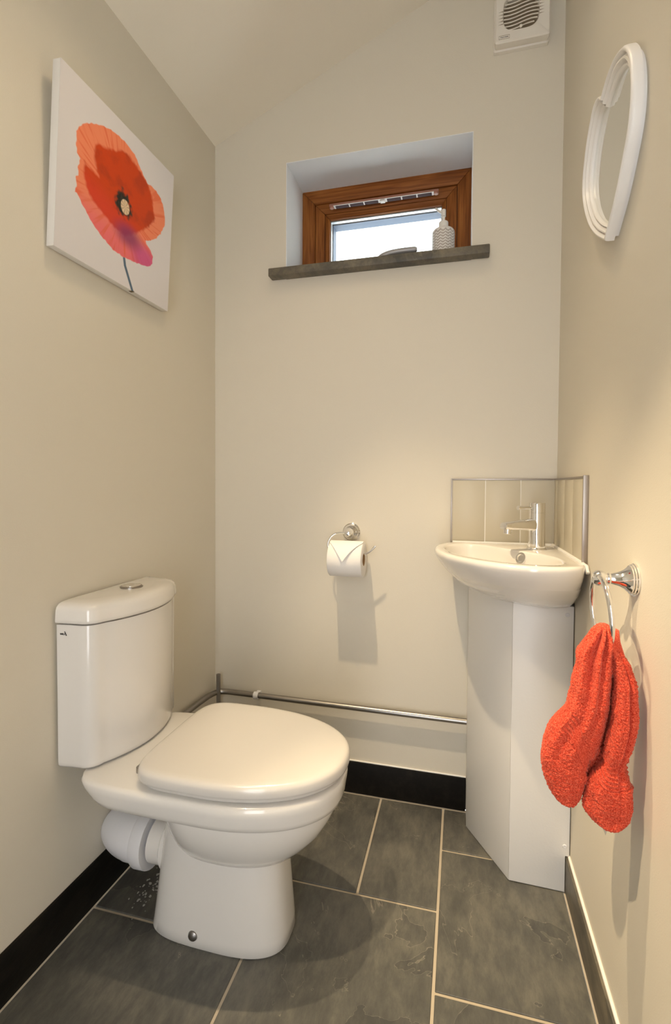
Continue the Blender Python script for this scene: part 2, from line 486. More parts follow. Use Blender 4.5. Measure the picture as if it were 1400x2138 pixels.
box('pane', ix0 - 0.004, ix1 + 0.004, YW + 0.050, YW + 0.054, iz0 - 0.004, iz1 + 0.004, M['glass'], win)
sp = MB()
sp.box(ix0 - 0.006, ix0 + 0.003, YW + 0.035, YW + 0.049, iz0, iz1); sp.box(ix1 - 0.003, ix1 + 0.006, YW + 0.035, YW + 0.049, iz0, iz1)
sp.box(ix0, ix1, YW + 0.035, YW + 0.049, iz1 - 0.004, iz1 + 0.006); sp.box(ix0, ix1, YW + 0.035, YW + 0.049, iz0 - 0.006, iz0 + 0.003)
sp.build('glazing_spacer', M['spacer'], win)
# outside face of the frame
of = MB()
of.box(fx0, ix0, YW + 0.075, YW + 0.12, fz0, fz1); of.box(ix1, fx1, YW + 0.075, YW + 0.12, fz0, fz1)
of.box(ix0, ix1, YW + 0.075, YW + 0.12, iz1 + 0.005, fz1); of.box(ix0, ix1, YW + 0.075, YW + 0.12, fz0, iz0)
of.build('outer_frame', M['outframe'], win)
# trickle vent cover
vz, vx0, vx1 = 1.986, -0.462, -0.084
va = MB()
va.prism([(YW - 0.022, vz), (YW - 0.016, vz + 0.011), (YW - 0.001, vz + 0.013), (YW - 0.001, vz)], vx0, vx1)
va.v = [(z, x, y) for x, y, z in va.v]
vent = va.build('trickle_vent', M['vent'], win, bevel=0.0015)
pr = MB()
pr.box(vx0 + 0.016, vx1 - 0.016, YW - 0.0225, YW - 0.002, vz - 0.0012, vz)
vr_ = pr.build('vent_rim', M['ventrim'], vent)
xs = np.linspace(vx0 + 0.022, vx1 - 0.022, 8)
mid = len(xs)
edges = list(np.linspace(vx0 + 0.020, -0.286, 4)) + list(np.linspace(-0.260, vx1 - 0.020, 4))
for i in range(7):
    if i == 3: continue
    box('vent_slot', edges[i] + 0.0025, edges[i + 1] - 0.0025, YW - 0.019, YW - 0.003, vz - 0.0024, vz - 0.0010, M['ventdark'], vent)
MB().box(-0.281, -0.265, YW - 0.020, YW - 0.004, vz - 0.006, vz - 0.001).build('vent_slider', M['ventrim'], vent, bevel=0.001)
for sx in (vx0 + 0.008, vx1 - 0.008):
    MB().lathe([(0.008, 0), (0.008, 0.004), (0.006, 0.006), (0.0005, 0.006)], (sx, YW - 0.012, vz + 0.001), (0, 0, -1), 20).build('vent_end_cap', M['vent'], vent)
# espagnolette handle on the bottom sash rail
h = MB()
h.box(-0.305, -0.255, YW - 0.012, YW + 0.003, 1.757, 1.787)
hp = catmull([(-0.282, YW - 0.008, 1.772), (-0.281, YW - 0.030, 1.772), (-0.270, YW - 0.047, 1.777), (-0.240, YW - 0.052, 1.784), (-0.195, YW - 0.052, 1.787), (-0.150, YW - 0.052, 1.7865)], 6)
h.tube(hp, [0.0085] * 8 + [0.0095] * (len(hp) - 10) + [0.0088, 0.006], 14)
h.build('window_handle', M['handle'], win)
# slate window board with small ears
sb = MB().prism([(-0.617, 1.497), (0.0735, 1.497), (0.0735, YB - 0.0005), (WX1 - 0.0005, YB - 0.0005), (WX1 - 0.0005, YW + 0.02), (WX0 + 0.0005, YW + 0.02), (WX0 + 0.0005, YB - 0.0005), (-0.617, YB - 0.0005)], 1.6825, 1.7085)
sill = sb.build('window_sill', M['slate_sill'], win, bevel=0.003)

# white plaster lining of the reveal, cool window light put into its tint
M['reveal'] = mat('white_reveal_daylit', (0.82, 0.84, 0.87), 0.6, spec=0.3)
add_bump(M['reveal'], 420, 0.0006, 0.35)
box('reveal_lining', WX0 + 0.0002, WX0 + 0.0022, YB - 0.0006, YW + 0.002, 1.7088, WZ1 - 0.0024, M['reveal'], win)
box('reveal_lining', WX1 - 0.0022, WX1 - 0.0002, YB - 0.0006, YW + 0.002, 1.7088, WZ1 - 0.0024, M['reveal'], win)
box('reveal_lining', WX0 + 0.0002, WX1 - 0.0002, YB - 0.0006, YW + 0.002, WZ1 - 0.0022, WZ1 - 0.0002, M['reveal'], win)

# ------------------------------------------------------------------ soap dispenser on the sill
sd = thing('soap_dispenser', None, 'white pump soap dispenser with chevron pattern standing on the window sill', 'soap dispenser')
SX, SY, SZ = -0.0635, 1.605, 1.7087
prof = [(0.030, 0.0), (0.0345, 0.003), (0.0355, 0.008)] + [(0.0355, 0.008 + 0.088 * k / 60) for k in range(1, 61)] + [(0.0345, 0.101), (0.031, 0.106), (0.024, 0.1095), (0.016, 0.111), (0.0145, 0.112)]
bd = MB().lathe(prof, (SX, SY, SZ), (0, 0, 1), 96)
cols = []
body = bd.build('bottle_body', None, sd, angle=60)
body.data.materials.append(M['chevron'])
ca = body.data.color_attributes.new('print', 'FLOAT_COLOR', 'POINT')
for i, v in enumerate(body.data.vertices):
    dx, dy = v.co.x - SX, v.co.y - SY
    ang = math.atan2(dy, dx) / (2 * math.pi) * 14
    tri = abs((ang % 1.0) - 0.5) * 2
    hz = v.co.z - SZ
    ph = ((hz - tri * 0.006) / 0.0088) % 1.0
    rr = math.hypot(dx, dy)
    if 0.006 < hz < 0.100 and ph < 0.42:
        cc = (0.42, 0.37, 0.33, 1)
        v.co.x = SX + dx * 0.985; v.co.y = SY + dy * 0.985
    else:
        cc = (0.80, 0.78, 0.76, 1)
    ca.data[i].color = cc
MB().lathe([(0.0145, 0.111), (0.0148, 0.113), (0.0148, 0.131), (0.0135, 0.133), (0.005, 0.1335)], (SX, SY, SZ), (0, 0, 1), 32).build('collar', M['collar'], sd)
pm = MB().lathe([(0.0046, 0.133), (0.0046, 0.150), (0.0072, 0.1505), (0.0072, 0.170), (0.006, 0.172), (0.0005, 0.172)], (SX, SY, SZ), (0, 0, 1), 24)
pm.tube([(SX - 0.002, SY, SZ + 0.162), (SX - 0.014, SY - 0.002, SZ + 0.168), (SX - 0.026, SY - 0.004, SZ + 0.178)], [0.0042, 0.0036, 0.0026], 10)
pm.build('pump_head', M['collar'], sd)

# ------------------------------------------------------------------ toilet
toilet = thing('toilet', None, 'white close-coupled toilet with closed lid against the left wall', 'toilet')
def dring(xb, xw, xf, hw, z, cy, nb, nf, N=96):
    out = []
    for i in range(N):
        t = 2 * math.pi * i / N
        c, s = math.cos(t), math.sin(t)
        if c >= 0:
            x = xw + (xf - xw) * abs(c) ** (2 / nf); y = hw * math.copysign(abs(s) ** (2 / nf), s)
        else:
            x = xw - (xw - xb) * abs(c) ** (2 / nb); y = hw * math.copysign(abs(s) ** (2 / nb), s)
        out.append((x, cy + y, z))
    return out
CY = 0.994
# pan: foot, bowl and the rim band that runs back as the cistern shelf
pan = MB()
foot = [(-0.668, -0.52, -0.356, 0.083, 0.0), (-0.674, -0.52, -0.351, 0.088, 0.006), (-0.670, -0.52, -0.353, 0.087, 0.03), (-0.662, -0.52, -0.358, 0.084, 0.09),
        (-0.655, -0.52, -0.363, 0.081, 0.15), (-0.648, -0.52, -0.368, 0.079, 0.20), (-0.640, -0.52, -0.38, 0.078, 0.26), (-0.640, -0.52, -0.38, 0.078, 0.345)]
pan.loft([dring(a, b_, c_, d_, z_, 1.000, 3.6, 3.0) for a, b_, c_, d_, z_ in foot])
bowl = [(-0.56, -0.47, -0.385, 0.070, 0.196), (-0.575, -0.47, -0.362, 0.082, 0.203), (-0.59, -0.475, -0.340, 0.096, 0.213), (-0.597, -0.48, -0.326, 0.105, 0.2215), (-0.601, -0.48, -0.3185, 0.110, 0.2235),
        (-0.606, -0.485, -0.298, 0.124, 0.243), (-0.612, -0.49, -0.274, 0.139, 0.270), (-0.617, -0.495, -0.257, 0.150, 0.300), (-0.620, -0.50, -0.246, 0.157, 0.328), (-0.620, -0.50, -0.244, 0.158, 0.345)]
pan.loft([dring(a, b_, c_, d_, z_, CY, 2.6, 2.25) for a, b_, c_, d_, z_ in bowl])
rim = [(-0.700, -0.50, -0.262, 0.140, 0.3300), (-0.735, -0.50, -0.2435, 0.157, 0.3305), (-0.752, -0.50, -0.2375, 0.1625, 0.3345), (-0.764, -0.50, -0.234, 0.1655, 0.345), (-0.779, -0.50, -0.231, 0.170, 0.365), (-0.783, -0.50, -0.2295, 0.1715, 0.378), (-0.781, -0.50, -0.231, 0.168, 0.3845), (-0.768, -0.50, -0.236, 0.163, 0.3868), (-0.70, -0.50, -0.33, 0.08, 0.3870)]
pan.loft([dring(a, b_, c_, d_, z_, CY, 7.5, 2.25) for a, b_, c_, d_, z_ in rim])
pan_o = pan.build('pan', M['ceramic'], toilet, angle=50)
# outlet spigot of the pan
MB().lathe([(0.057, 0.0), (0.057, 0.012), (0.050, 0.018), (0.050, 0.05)], (-0.640, 1.000, 0.156), (-1, 0, 0), 48).build('outlet_spigot', M['ceramic'], toilet)
# seat and lid
def lidring(ins, z, dx=0.0):
    return dring(-0.648 + ins + dx, -0.505, -0.2245 - ins, 0.1725 - ins, z, CY + 0.001, 5.0, 2.2)
MB().loft([lidring(0.020, 0.3905), lidring(0.011, 0.391), lidring(0.009, 0.393), lidring(0.009, 0.400), lidring(0.020, 0.4005)]).build('seat', M['seat'], toilet, angle=50)
lid = [lidring(0.012, 0.4015), lidring(0.003, 0.4018), lidring(0.0005, 0.4035), lidring(0.0, 0.407), lidring(0.0005, 0.418), lidring(0.002, 0.4225), lidring(0.0055, 0.4262), lidring(0.011, 0.4282), lidring(0.02, 0.4292), lidring(0.06, 0.4302), lidring(0.12, 0.4306)]
MB().loft(lid).build('lid', M['seat'], toilet, angle=55)
for yy in (CY - 0.115, CY + 0.085):
    MB().box(-0.660, -0.640, yy, yy + 0.022, 0.3872, 0.402).build('hinge', M['dchrome'], toilet, bevel=0.002)
# cistern
CCY = 1.017
def cring(dw, dd, z, N=120):
    """bow-fronted cistern plan, back edge straight against the wall"""
    out = []
    hw = 0.166 + dw; xb = -0.8318; xs = -0.7445 + dd; bow = 0.0375
    pts = []
    R_ = 0.036
    pts.append((xb, CCY - hw))
    nx = xs - R_
    pts.append((nx - 0.02, CCY - hw + 0.004))
    # near corner
    for k in range(9):
        a = -math.pi / 2 + (math.pi / 2 - 0.16) * k / 8
        pts.append((nx + R_ * math.cos(a), CCY - hw + 0.005 + R_ + R_ * math.sin(a)))
    y0 = pts[-1][1]; x0 = pts[-1][0]
    for k in range(1, 24):
        t = k / 24
        y = y0 + (2 * CCY - 2 * y0) * t
        pts.append((x0 + bow * (1 - (2 * t - 1) ** 2), y))
    mir = [(x, 2 * CCY - y) for x, y in pts[:11]][::-1]
    pts = pts + mir
    return [(x, y, z) for x, y in pts]
body_r = [cring(-0.014, -0.014, 0.3872), cring(-0.006, -0.006, 0.3885), cring(-0.001, -0.001, 0.395), cring(0, 0, 0.402), cring(0.0, 0.0, 0.52), cring(0.0005, 0.0005, 0.62), cring(0.001, 0.001, 0.7005), cring(-0.02, -0.02, 0.701)]
MB().loft(body_r).build('cistern_body', M['ceramic'], toilet, angle=50)
lid_r = [cring(-0.01, -0.01, 0.7035), cring(0.003, 0.003, 0.704), cring(0.005, 0.005, 0.7065), cring(0.005, 0.005, 0.712), cring(0.0035, 0.0035, 0.730), cring(0.001, 0.001, 0.738), cring(-0.005, -0.005, 0.7435), cring(-0.014, -0.014, 0.7465), cring(-0.035, -0.030, 0.748)]
MB().loft(lid_r).build('cistern_lid', M['ceramic'], toilet, angle=55)
bt = MB().lathe([(0.0265, 0), (0.0265, 0.003), (0.0245, 0.0042), (0.0235, 0.0036), (0.0005, 0.0036)], (-0.783, 1.030, 0.7478), (0, 0, 1), 48).build('flush_button', M['dchrome'], toilet)
half = [(0.0225 * math.cos(a), 0.0225 * math.sin(a)) for a in np.linspace(-0.5 * math.pi, 0.5 * math.pi, 24)]
MB().prism([(-0.783 + 0.001 + x * 0.95, 1.030 + y) for x, y in half], 0.7512, 0.7532).build('button_half', M['chrome'], bt, bevel=0.0006)
MB().prism([(-0.783 - 0.0015 - x * 0.95, 1.030 + y * 0.99) for x, y in half][::-1], 0.7512, 0.7526).build('button_half', M['chrome'], bt, bevel=0.0006)
# fixing bolt cap low on the foot
MB().lathe([(0.0112, -0.006), (0.0112, 0.003), (0.0095, 0.0065), (0.005, 0.0085), (0.0003, 0.009)], (-0.546, 0.9165, 0.030), (0.12, -1, 0.08), 24).build('bolt_cap', M['dchrome'], toilet)
# maker's mark on the near side of the cistern
mk = MB()
yq = CCY - 0.166 - 0.0012
def ybox(x): return CCY - 0.166 + 0.004 * (x + 0.8318) / 0.0673 - 0.0004
def strokebox(x0, x1, z0, z1, sh=0.0):
    ya = ybox(x0); yb = ybox(x1)
    v = [(x0, ya - 0.0004, z0), (x1, yb - 0.0004, z0), (x1 + sh, yb - 0.0004, z1), (x0 + sh, ya - 0.0004, z1), (x0, ya + 0.001, z0), (x1, yb + 0.001, z0), (x1 + sh, yb + 0.001, z1), (x0 + sh, ya + 0.001, z1)]
    mk.add(v, [(0, 1, 2, 3), (4, 7, 6, 5), (0, 4, 5, 1), (1, 5, 6, 2), (2, 6, 7, 3), (3, 7, 4, 0)])
for k, (a, b_) in enumerate(((-0.8235, -0.8222), (-0.8215, -0.8202), (-0.8192, -0.8180), (-0.8172, -0.8160))):
    strokebox(a, b_, 0.6790, 0.6826)
strokebox(-0.8240, -0.8160, 0.6802, 0.6812)
strokebox(-0.8098, -0.8082, 0.6775, 0.6865, -0.0042)
strokebox(-0.8152, -0.8140, 0.6785, 0.6835, 0.0030)
mk.build('makers_mark', M['ink'], toilet)

# waste connector between pan and wall
wp = thing('waste_pipe', None, 'white plastic waste connector running from the toilet foot into the left wall', 'pipe')
cpth = catmull([(-0.712, 1.000, 0.156), (-0.735, 1.000, 0.156), (-0.760, 1.003, 0.155), (-0.785, 1.014, 0.154), (-0.808, 1.034, 0.153), (-0.834, 1.066, 0.152)], 6)
MB().tube(cpth, [0.0565] + [0.0585] * 10 + [0.0575] * (len(cpth) - 20) + [0.055, 0.052, 0.048, 0.044, 0.040, 0.037, 0.035, 0.034, 0.034][:9], 56).build('connector_body', M['plastic'], wp)
MB().lathe([(0.0515, -0.003), (0.0635, -0.003), (0.0645, 0.0), (0.0645, 0.024), (0.0625, 0.028), (0.0575, 0.029)], (-0.700, 1.000, 0.154), (-1, 0, -0.02), 56).build('connector_collar', M['plastic'], wp)

# ------------------------------------------------------------------ heating pipes along the back wall
pp = thing('water_pipe', None, 'long chrome water pipe running low along the back wall and round the left corner', 'pipe')
PY = 1.5085
path = [(0.0265, PY, 0.2885), (-0.20, PY, 0.2890), (-0.45, PY, 0.2900), (-0.66, PY, 0.291), (-0.745, PY, 0.2915)] + [tuple(p) for p in catmull([(-0.765, PY, 0.2915), (-0.789, PY - 0.006, 0.2915), (-0.803, PY - 0.022, 0.292), (-0.810, PY - 0.055, 0.293)], 5)] + [(-0.8135, 1.38, 0.294), (-0.8165, 1.19, 0.296)]
MB().tube(path, 0.0092, 18).build('pipe_run', M['dchrome'], pp)
cl = MB().tube([(-0.652, PY, 0.2905), (-0.668, PY, 0.2905)], 0.0122, 20)
cl.box(-0.667, -0.653, PY + 0.006, YB - 0.0005, 0.284, 0.297)
cl.build('pipe_clip', M['plastic'], pp, bevel=0.0)
vp = MB().tube([(-0.793, PY - 0.0155, 0.104), (-0.793, PY - 0.0155, 0.355)], 0.0072, 18).build('stub_pipe', M['dchrome'])
tag(vp, 'short upright chrome pipe end standing in the left back corner behind the toilet', 'pipe')

# ------------------------------------------------------------------ boxing under the basin
bx = thing('basin_boxing', None, 'white painted angled board casing below the corner basin', 'casing')
tb = 0.010
zt = 0.711
def panel(poly, z0, z1, nm='panel'):
    return MB().prism(poly, z0, z1).build(nm, M['paintwood'], bx, bevel=0.0012)
A, B, Cc, D_ = (0.0275, YB - 0.0005), (0.0275, 1.458), (0.1305, 1.281), (0.2605, 1.2775)
panel([A, B, (B[0] + tb, B[1] + 0.003), (A[0] + tb, A[1])], 0.002, zt)
panel([(B[0] - 0.0005, B[1] - 0.0015), (Cc[0] - 0.0006, Cc[1]), (Cc[0] + 0.004, Cc[1] + tb + 0.003), (B[0] + tb, B[1] + 0.002)], 0.002, zt)
# front board, notched over the skirting
fb = MB()
prof2 = [(Cc[0], 0.002), (D_[0], 0.002), (D_[0], 0.0925), (0.2700, 0.0925), (0.2700, zt), (Cc[0], zt)]
n6 = len(prof2)
vv = [(x, D_[1] + (Cc[1] - D_[1]) * (D_[0] - x) / (D_[0] - Cc[0]) + 0, z) for x, z in prof2] + [(x, D_[1] + tb + 0.002, z) for x, z in prof2]
ff = [tuple(range(n6)), tuple(range(n6, 2 * n6))[::-1]] + [(i, n6 + i, n6 + (i + 1) % n6, (i + 1) % n6) for i in range(n6)]
fb.add(vv, ff).build('panel', M['paintwood'], bx, bevel=0.001)
for sx, sz in ((0.2555, 0.690), (0.2590, 0.117)):
    s_ = MB().lathe([(0.0052, 0), (0.0052, 0.0008), (0.0042, 0.0018), (0.0018, 0.0018), (0.0014, 0.0006), (0.0002, 0.0006)], (sx, 1.2775, sz), (0, -1, 0), 20)
    s_.build('screw', M['plastic'], bx)
# dark strips standing in for shade in the gaps at foot and wall side
gp = MB()
gp.prism([(B[0] + 0.001, B[1] + 0.001), (Cc[0] + 0.001, Cc[1] + 0.002), (D_[0] - 0.001, D_[1] + 0.002), (D_[0] - 0.001, D_[1] + 0.008), (Cc[0] + 0.003, Cc[1] + 0.008), (B[0] + 0.004, B[1] + 0.004)], 0.0003, 0.0022)
gp.box(0.2698, XR - 0.0002, 1.282, 1.287, 0.093, 0.72)
gp.build('shadow_gap', M['gap'], bx)

# ------------------------------------------------------------------ tiled splashback in the corner
spl = thing('splashback', None, 'cream tiled corner splashback with metal edge trim above the basin', 'splashback')
ZT, ZB = 1.0245, 0.815
bb = MB(); bb.box(-0.0245, XR - 0.0005, YB - 0.0076, YB - 0.0003, ZB, ZT - 0.003); bb.box(XR - 0.0076, XR - 0.0003, 1.176, YB - 0.0076, ZB, ZT - 0.003)
bb.build('grout_bed', M['grout_white'], spl)
xsb = [-0.0245, 0.0722, 0.1722, 0.2645]
for a, b_ in zip(xsb[:-1], xsb[1:]):
    box('tile', a + 0.0012, b_ - 0.0012, YB - 0.0085, YB - 0.0035, ZB, ZT - 0.004, M['tile'], spl, 0.0012, 2)
ysb = [1.1745, 1.2855, 1.385, 1.485, YB - 0.0075]
for a, b_ in zip(ysb[:-1], ysb[1:]):
    box('tile', XR - 0.0085, XR - 0.0035, a + 0.0012, b_ - 0.0012, ZB, ZT - 0.004, M['tile'], spl, 0.0012, 2)
box('edge_trim', -0.0285, -0.0245, YB - 0.011, YB - 0.0003, ZB, ZT + 0.001, M['trimmetal'], spl, 0.0008)
box('edge_trim', -0.0245, XR - 0.010, YB - 0.010, YB - 0.0003, ZT - 0.0035, ZT + 0.001, M['trimmetal'], spl, 0.0008)
box('edge_trim', XR - 0.010, XR - 0.0003, 1.1745, YB - 0.0003, ZT - 0.0035, ZT + 0.001, M['trimmetal'], spl, 0.0008)
box('edge_trim', XR - 0.0115, XR - 0.0003, 1.1685, 1.1745, ZB + 0.015, ZT + 0.003, M['trimmetal'], spl, 0.0008)

# ------------------------------------------------------------------ corner basin
basin = thing('corner_basin', None, 'white ceramic corner hand basin on the angled white casing', 'basin')
RZ = 0.832
out_pts = [(-0.026, YB - 0.012), (-0.052, 1.480), (-0.068, 1.415), (-0.062, 1.325), (-0.035, 1.240), (0.015, 1.170), (0.080, 1.118), (0.150, 1.094), (0.205, 1.098), (0.245, 1.115), (0.2615, 1.140)]
oc = catmull([(x, y, 0) for x, y in out_pts], 8)
outline = [(p.x, p.y) for p in oc] + [(0.2618, 1.20), (0.2618, 1.30), (0.2618, 1.40), (0.2618, YB - 0.0125), (0.20, YB - 0.0125), (0.10, YB - 0.0125), (0.03, YB - 0.0125)]
CX_, CY_ = 0.2618, YB - 0.0125
def bring(k, z, o=0.0):
    return [(CX_ + (x - CX_) * k, CY_ + (y - CY_) * k, z) for x, y in outline]
outer = [bring(0.50, 0.702), bring(0.56, 0.7045), bring(0.64, 0.712), bring(0.745, 0.729), bring(0.84, 0.751), bring(0.915, 0.776), bring(0.962, 0.796), bring(0.988, 0.810), bring(0.998, 0.8185), bring(1.0, 0.8235), bring(0.997, 0.8285), bring(0.988, 0.8315), bring(0.975, RZ + 0.0004), bring(0.955, RZ)]
# inner bowl opening: a bean that leaves the tap shelf in the corner
in_pts = [(-0.018, 1.460), (-0.041, 1.410), (-0.037, 1.335), (-0.012, 1.262), (0.033, 1.198), (0.090, 1.150), (0.150, 1.128), (0.198, 1.135), (0.226, 1.170), (0.226, 1.240), (0.205, 1.300), (0.160, 1.352), (0.120, 1.400), (0.070, 1.462), (0.020, 1.485)]
ic_ = [(p.x, p.y) for p in catmull([(x, y, 0) for x, y in in_pts], 8, True)]
bc = (0.078, 1.295)
# resample both loops by angle about the bowl centre so they bridge cleanly
def resample(loop, N=140):
    res = []
    for i in range(N):
        a = 2 * math.pi * i / N
        dx, dy = math.cos(a), math.sin(a)
        best = 0
        for j in range(len(loop)):
            p = loop[j]; q = loop[(j + 1) % len(loop)]
            ex, ey = q[0] - p[0], q[1] - p[1]
            den = dx * ey - dy * ex
            if abs(den) < 1e-12: continue
            t = ((p[0] - bc[0]) * ey - (p[1] - bc[1]) * ex) / den
            s = ((p[0] - bc[0]) * dy - (p[1] - bc[1]) * dx) / den
            if t > 0 and -1e-6 <= s <= 1 + 1e-6: best = max(best, t)
        res.append((bc[0] + dx * best, bc[1] + dy * best))
    return res
shell = [[(x, y, r[0][2]) for x, y in resample([(p[0], p[1]) for p in r])] for r in outer[-9:]]
low = []
for r in outer[:-9]:
    low.append(r)
inr = resample(ic_)
def inring(k, z, cx=0.085, cy=1.29):
    return [(cx + (x - cx) * k, cy + (y - cy) * k, z) for x, y in inr]
inner_r = [inring(1.03, RZ), inring(1.0, RZ - 0.0012), inring(0.982, RZ - 0.005), inring(0.955, RZ - 0.018), inring(0.90, RZ - 0.045), inring(0.78, RZ - 0.072), inring(0.58, RZ - 0.088), inring(0.30, RZ - 0.095), inring(0.09, RZ - 0.098)]
bm_ = MB()
bm_.loft(shell + inner_r, False, True)
bm_.loft([r for r in outer[:-8]], True, False)
bm_.build('bowl', M['basin'], basin, angle=60)
# overflow ring on the inner wall below the tap
ovp = Vector((0.1555, 1.349, RZ - 0.018)); ovn = Vector((-0.70, -0.66, 0.30)).normalized()
MB().lathe([(0.0085, -0.004), (0.0150, -0.004), (0.0160, 0.0), (0.0150, 0.003), (0.0105, 0.0035), (0.0085, 0.001)], ovp, ovn, 32).build('overflow_ring', M['chrome'], basin)
MB().lathe([(0.019, 0), (0.019, 0.002), (0.014, 0.003), (0.0005, 0.003)], (0.085, 1.29, RZ - 0.0975), (0, 0, 1), 32).build('drain', M['chrome'], basin)
# caulk along the wall joints
ck = MB()
ck.tube([(-0.022, YB - 0.0125, RZ + 0.001), (0.262, YB - 0.0125, RZ + 0.001)], 0.003, 8)
ck.tube([(0.2610, YB - 0.0125, RZ + 0.001), (0.2610, 1.18, RZ + 0.001), (0.2655, 1.150, RZ - 0.003), (0.2665, 1.140, RZ - 0.016)], 0.0045, 8)
ck.build('caulk_bead', M['caulk'], basin)

# ------------------------------------------------------------------ tap
tap = thing('mixer_tap', None, 'chrome cylindrical mixer tap on the corner basin', 'tap')
TX, TY, TZ = 0.2000, 1.405, RZ + 0.0003
MB().lathe([(0.0245, 0), (0.0252, 0.0015), (0.0245, 0.0035), (0.0232, 0.0055), (0.0222, 0.006), (0.0217, 0.02), (0.0212, 0.06), (0.0208, 0.0985), (0.0204, 0.0988), (0.0204, 0.0996), (0.0208, 0.0999), (0.0208, 0.1245), (0.0200, 0.1260), (0.0005, 0.1262)], (TX, TY, TZ), (0, 0, 1), 48).build('tap_body', M['chrome'], tap)
sdv = Vector((-0.83, -0.555, 0)).normalized(); sside = Vector((-sdv.y, sdv.x, 0))
def spring(d, wd, zt_, zb_, N=28):
    c_ = Vector((TX, TY, TZ)) + sdv * d; res = []
    for i in range(N):
        a = 2 * math.pi * i / N
        ca_, sa_ = math.cos(a), math.sin(a)
        zz = (zt_ + zb_) / 2 + (zt_ - zb_) / 2 * math.copysign(abs(sa_) ** (2 / 2.6), sa_)
        if sa_ < 0: zz = (zt_ + zb_) / 2 + (zt_ - zb_) / 2 * math.copysign(abs(sa_) ** (2 / 6.0), sa_)
        p = c_ + sside * (wd * math.copysign(abs(ca_) ** (2 / 2.3), ca_))
        res.append((p.x, p.y, TZ + zz))
    return res
MB().loft([spring(0.008, 0.0165, 0.0850, 0.0500), spring(0.03, 0.0162, 0.0835, 0.0520), spring(0.06, 0.0155, 0.0805, 0.0540), spring(0.092, 0.0148, 0.0770, 0.0555), spring(0.106, 0.0144, 0.0755, 0.0560), spring(0.1085, 0.0130, 0.0740, 0.0568)]).build('spout', M['chrome'], tap, angle=40)
ap = Vector((TX, TY, TZ + 0.0572)) + sdv * 0.094
MB().lathe([(0.0112, 0), (0.0112, 0.005), (0.0105, 0.0125), (0.0085, 0.0132), (0.0075, 0.0115), (0.0003, 0.0115)], ap, Vector((sdv.x * 0.12, sdv.y * 0.12, -1)), 28).build('aerator', M['chrome'], tap)
hpnt = Vector((TX, TY, TZ + 0.113))
MB().lathe([(0.0042, 0.0), (0.0042, 0.056), (0.0058, 0.0562), (0.0060, 0.0575), (0.0060, 0.0620), (0.0052, 0.0632), (0.0003, 0.0632)], hpnt, sdv, 22).build('lever', M['chrome'], tap)

# ------------------------------------------------------------------ toilet roll and its holder
th = thing('toilet_roll_holder', None, 'chrome open-arm toilet roll holder on the back wall', 'roll holder')
HX, HZ = -0.340, 0.852
MB().lathe([(0.0285, 0.0005), (0.0285, 0.003), (0.0268, 0.0042), (0.0268, 0.0062), (0.0250, 0.0075), (0.0235, 0.0105), (0.0190, 0.015), (0.0120, 0.021), (0.0085, 0.028), (0.0075, 0.036), (0.0078, 0.044), (0.0100, 0.0485), (0.0110, 0.054), (0.0100, 0.0595), (0.0065, 0.0635), (0.0004, 0.065)], (HX, YB, HZ), (0, -1, 0), 44).build('rosette', M['chrome'], th)
RYc = YB - 0.054; AZ = 0.7905
arm = [(HX - 0.006, RYc, HZ + 0.001), (HX - 0.025, RYc, HZ + 0.001), (HX - 0.040, RYc - 0.001, HZ - 0.002), (HX - 0.054, RYc - 0.004, HZ - 0.013), (HX - 0.0615, RYc - 0.008, HZ - 0.030), (HX - 0.060, RYc - 0.012, HZ - 0.046), (HX - 0.050, RYc - 0.014, AZ + 0.004), (HX - 0.036, RYc - 0.014, AZ), (HX, RYc - 0.014, AZ), (HX + 0.050, RYc - 0.014, AZ), (HX + 0.068, RYc - 0.014, AZ + 0.006), (HX + 0.080, RYc - 0.014, AZ + 0.016), (HX + 0.0885, RYc - 0.014, AZ + 0.025)]
ap_ = catmull(arm, 6)
ab = MB().tube(ap_, 0.0032, 12)
ab.lathe([(0.0004, -0.0035), (0.0028, -0.0025), (0.0036, 0), (0.0028, 0.0025), (0.0004, 0.0035)], arm[-1], (0.6, 0, 0.8), 14)
ab.build('arm', M['chrome'], th)
roll = thing('toilet_roll', None, 'white toilet roll with its end sheet folded to a point', 'toilet roll')
RX0, RX1 = -0.3905, -0.2855
RC = (RYc - 0.014, AZ - 0.0165)
RR = 0.0545; RI = 0.0195
def circ(r, x, N=56):
    return [(x, RC[0] + r * math.cos(2 * math.pi * i / N), RC[1] + r * math.sin(2 * math.pi * i / N)) for i in range(N)]
MB().loft([circ(RI, RX0 + 0.001), circ(RR - 0.0015, RX0), circ(RR, RX0 + 0.0015), circ(RR, RX1 - 0.0015), circ(RR - 0.0015, RX1), circ(RI, RX1 - 0.0005)], False, False).build('roll_paper', M['paper'], roll, angle=50)
MB().loft([circ(RI, RX0 + 0.001), circ(RI, RX1 - 0.0005), circ(RI - 0.0012, RX1 - 0.0005), circ(RI - 0.0012, RX0 + 0.001), circ(RI, RX0 + 0.001)], False, False).build('core', M['card'], roll, angle=50)
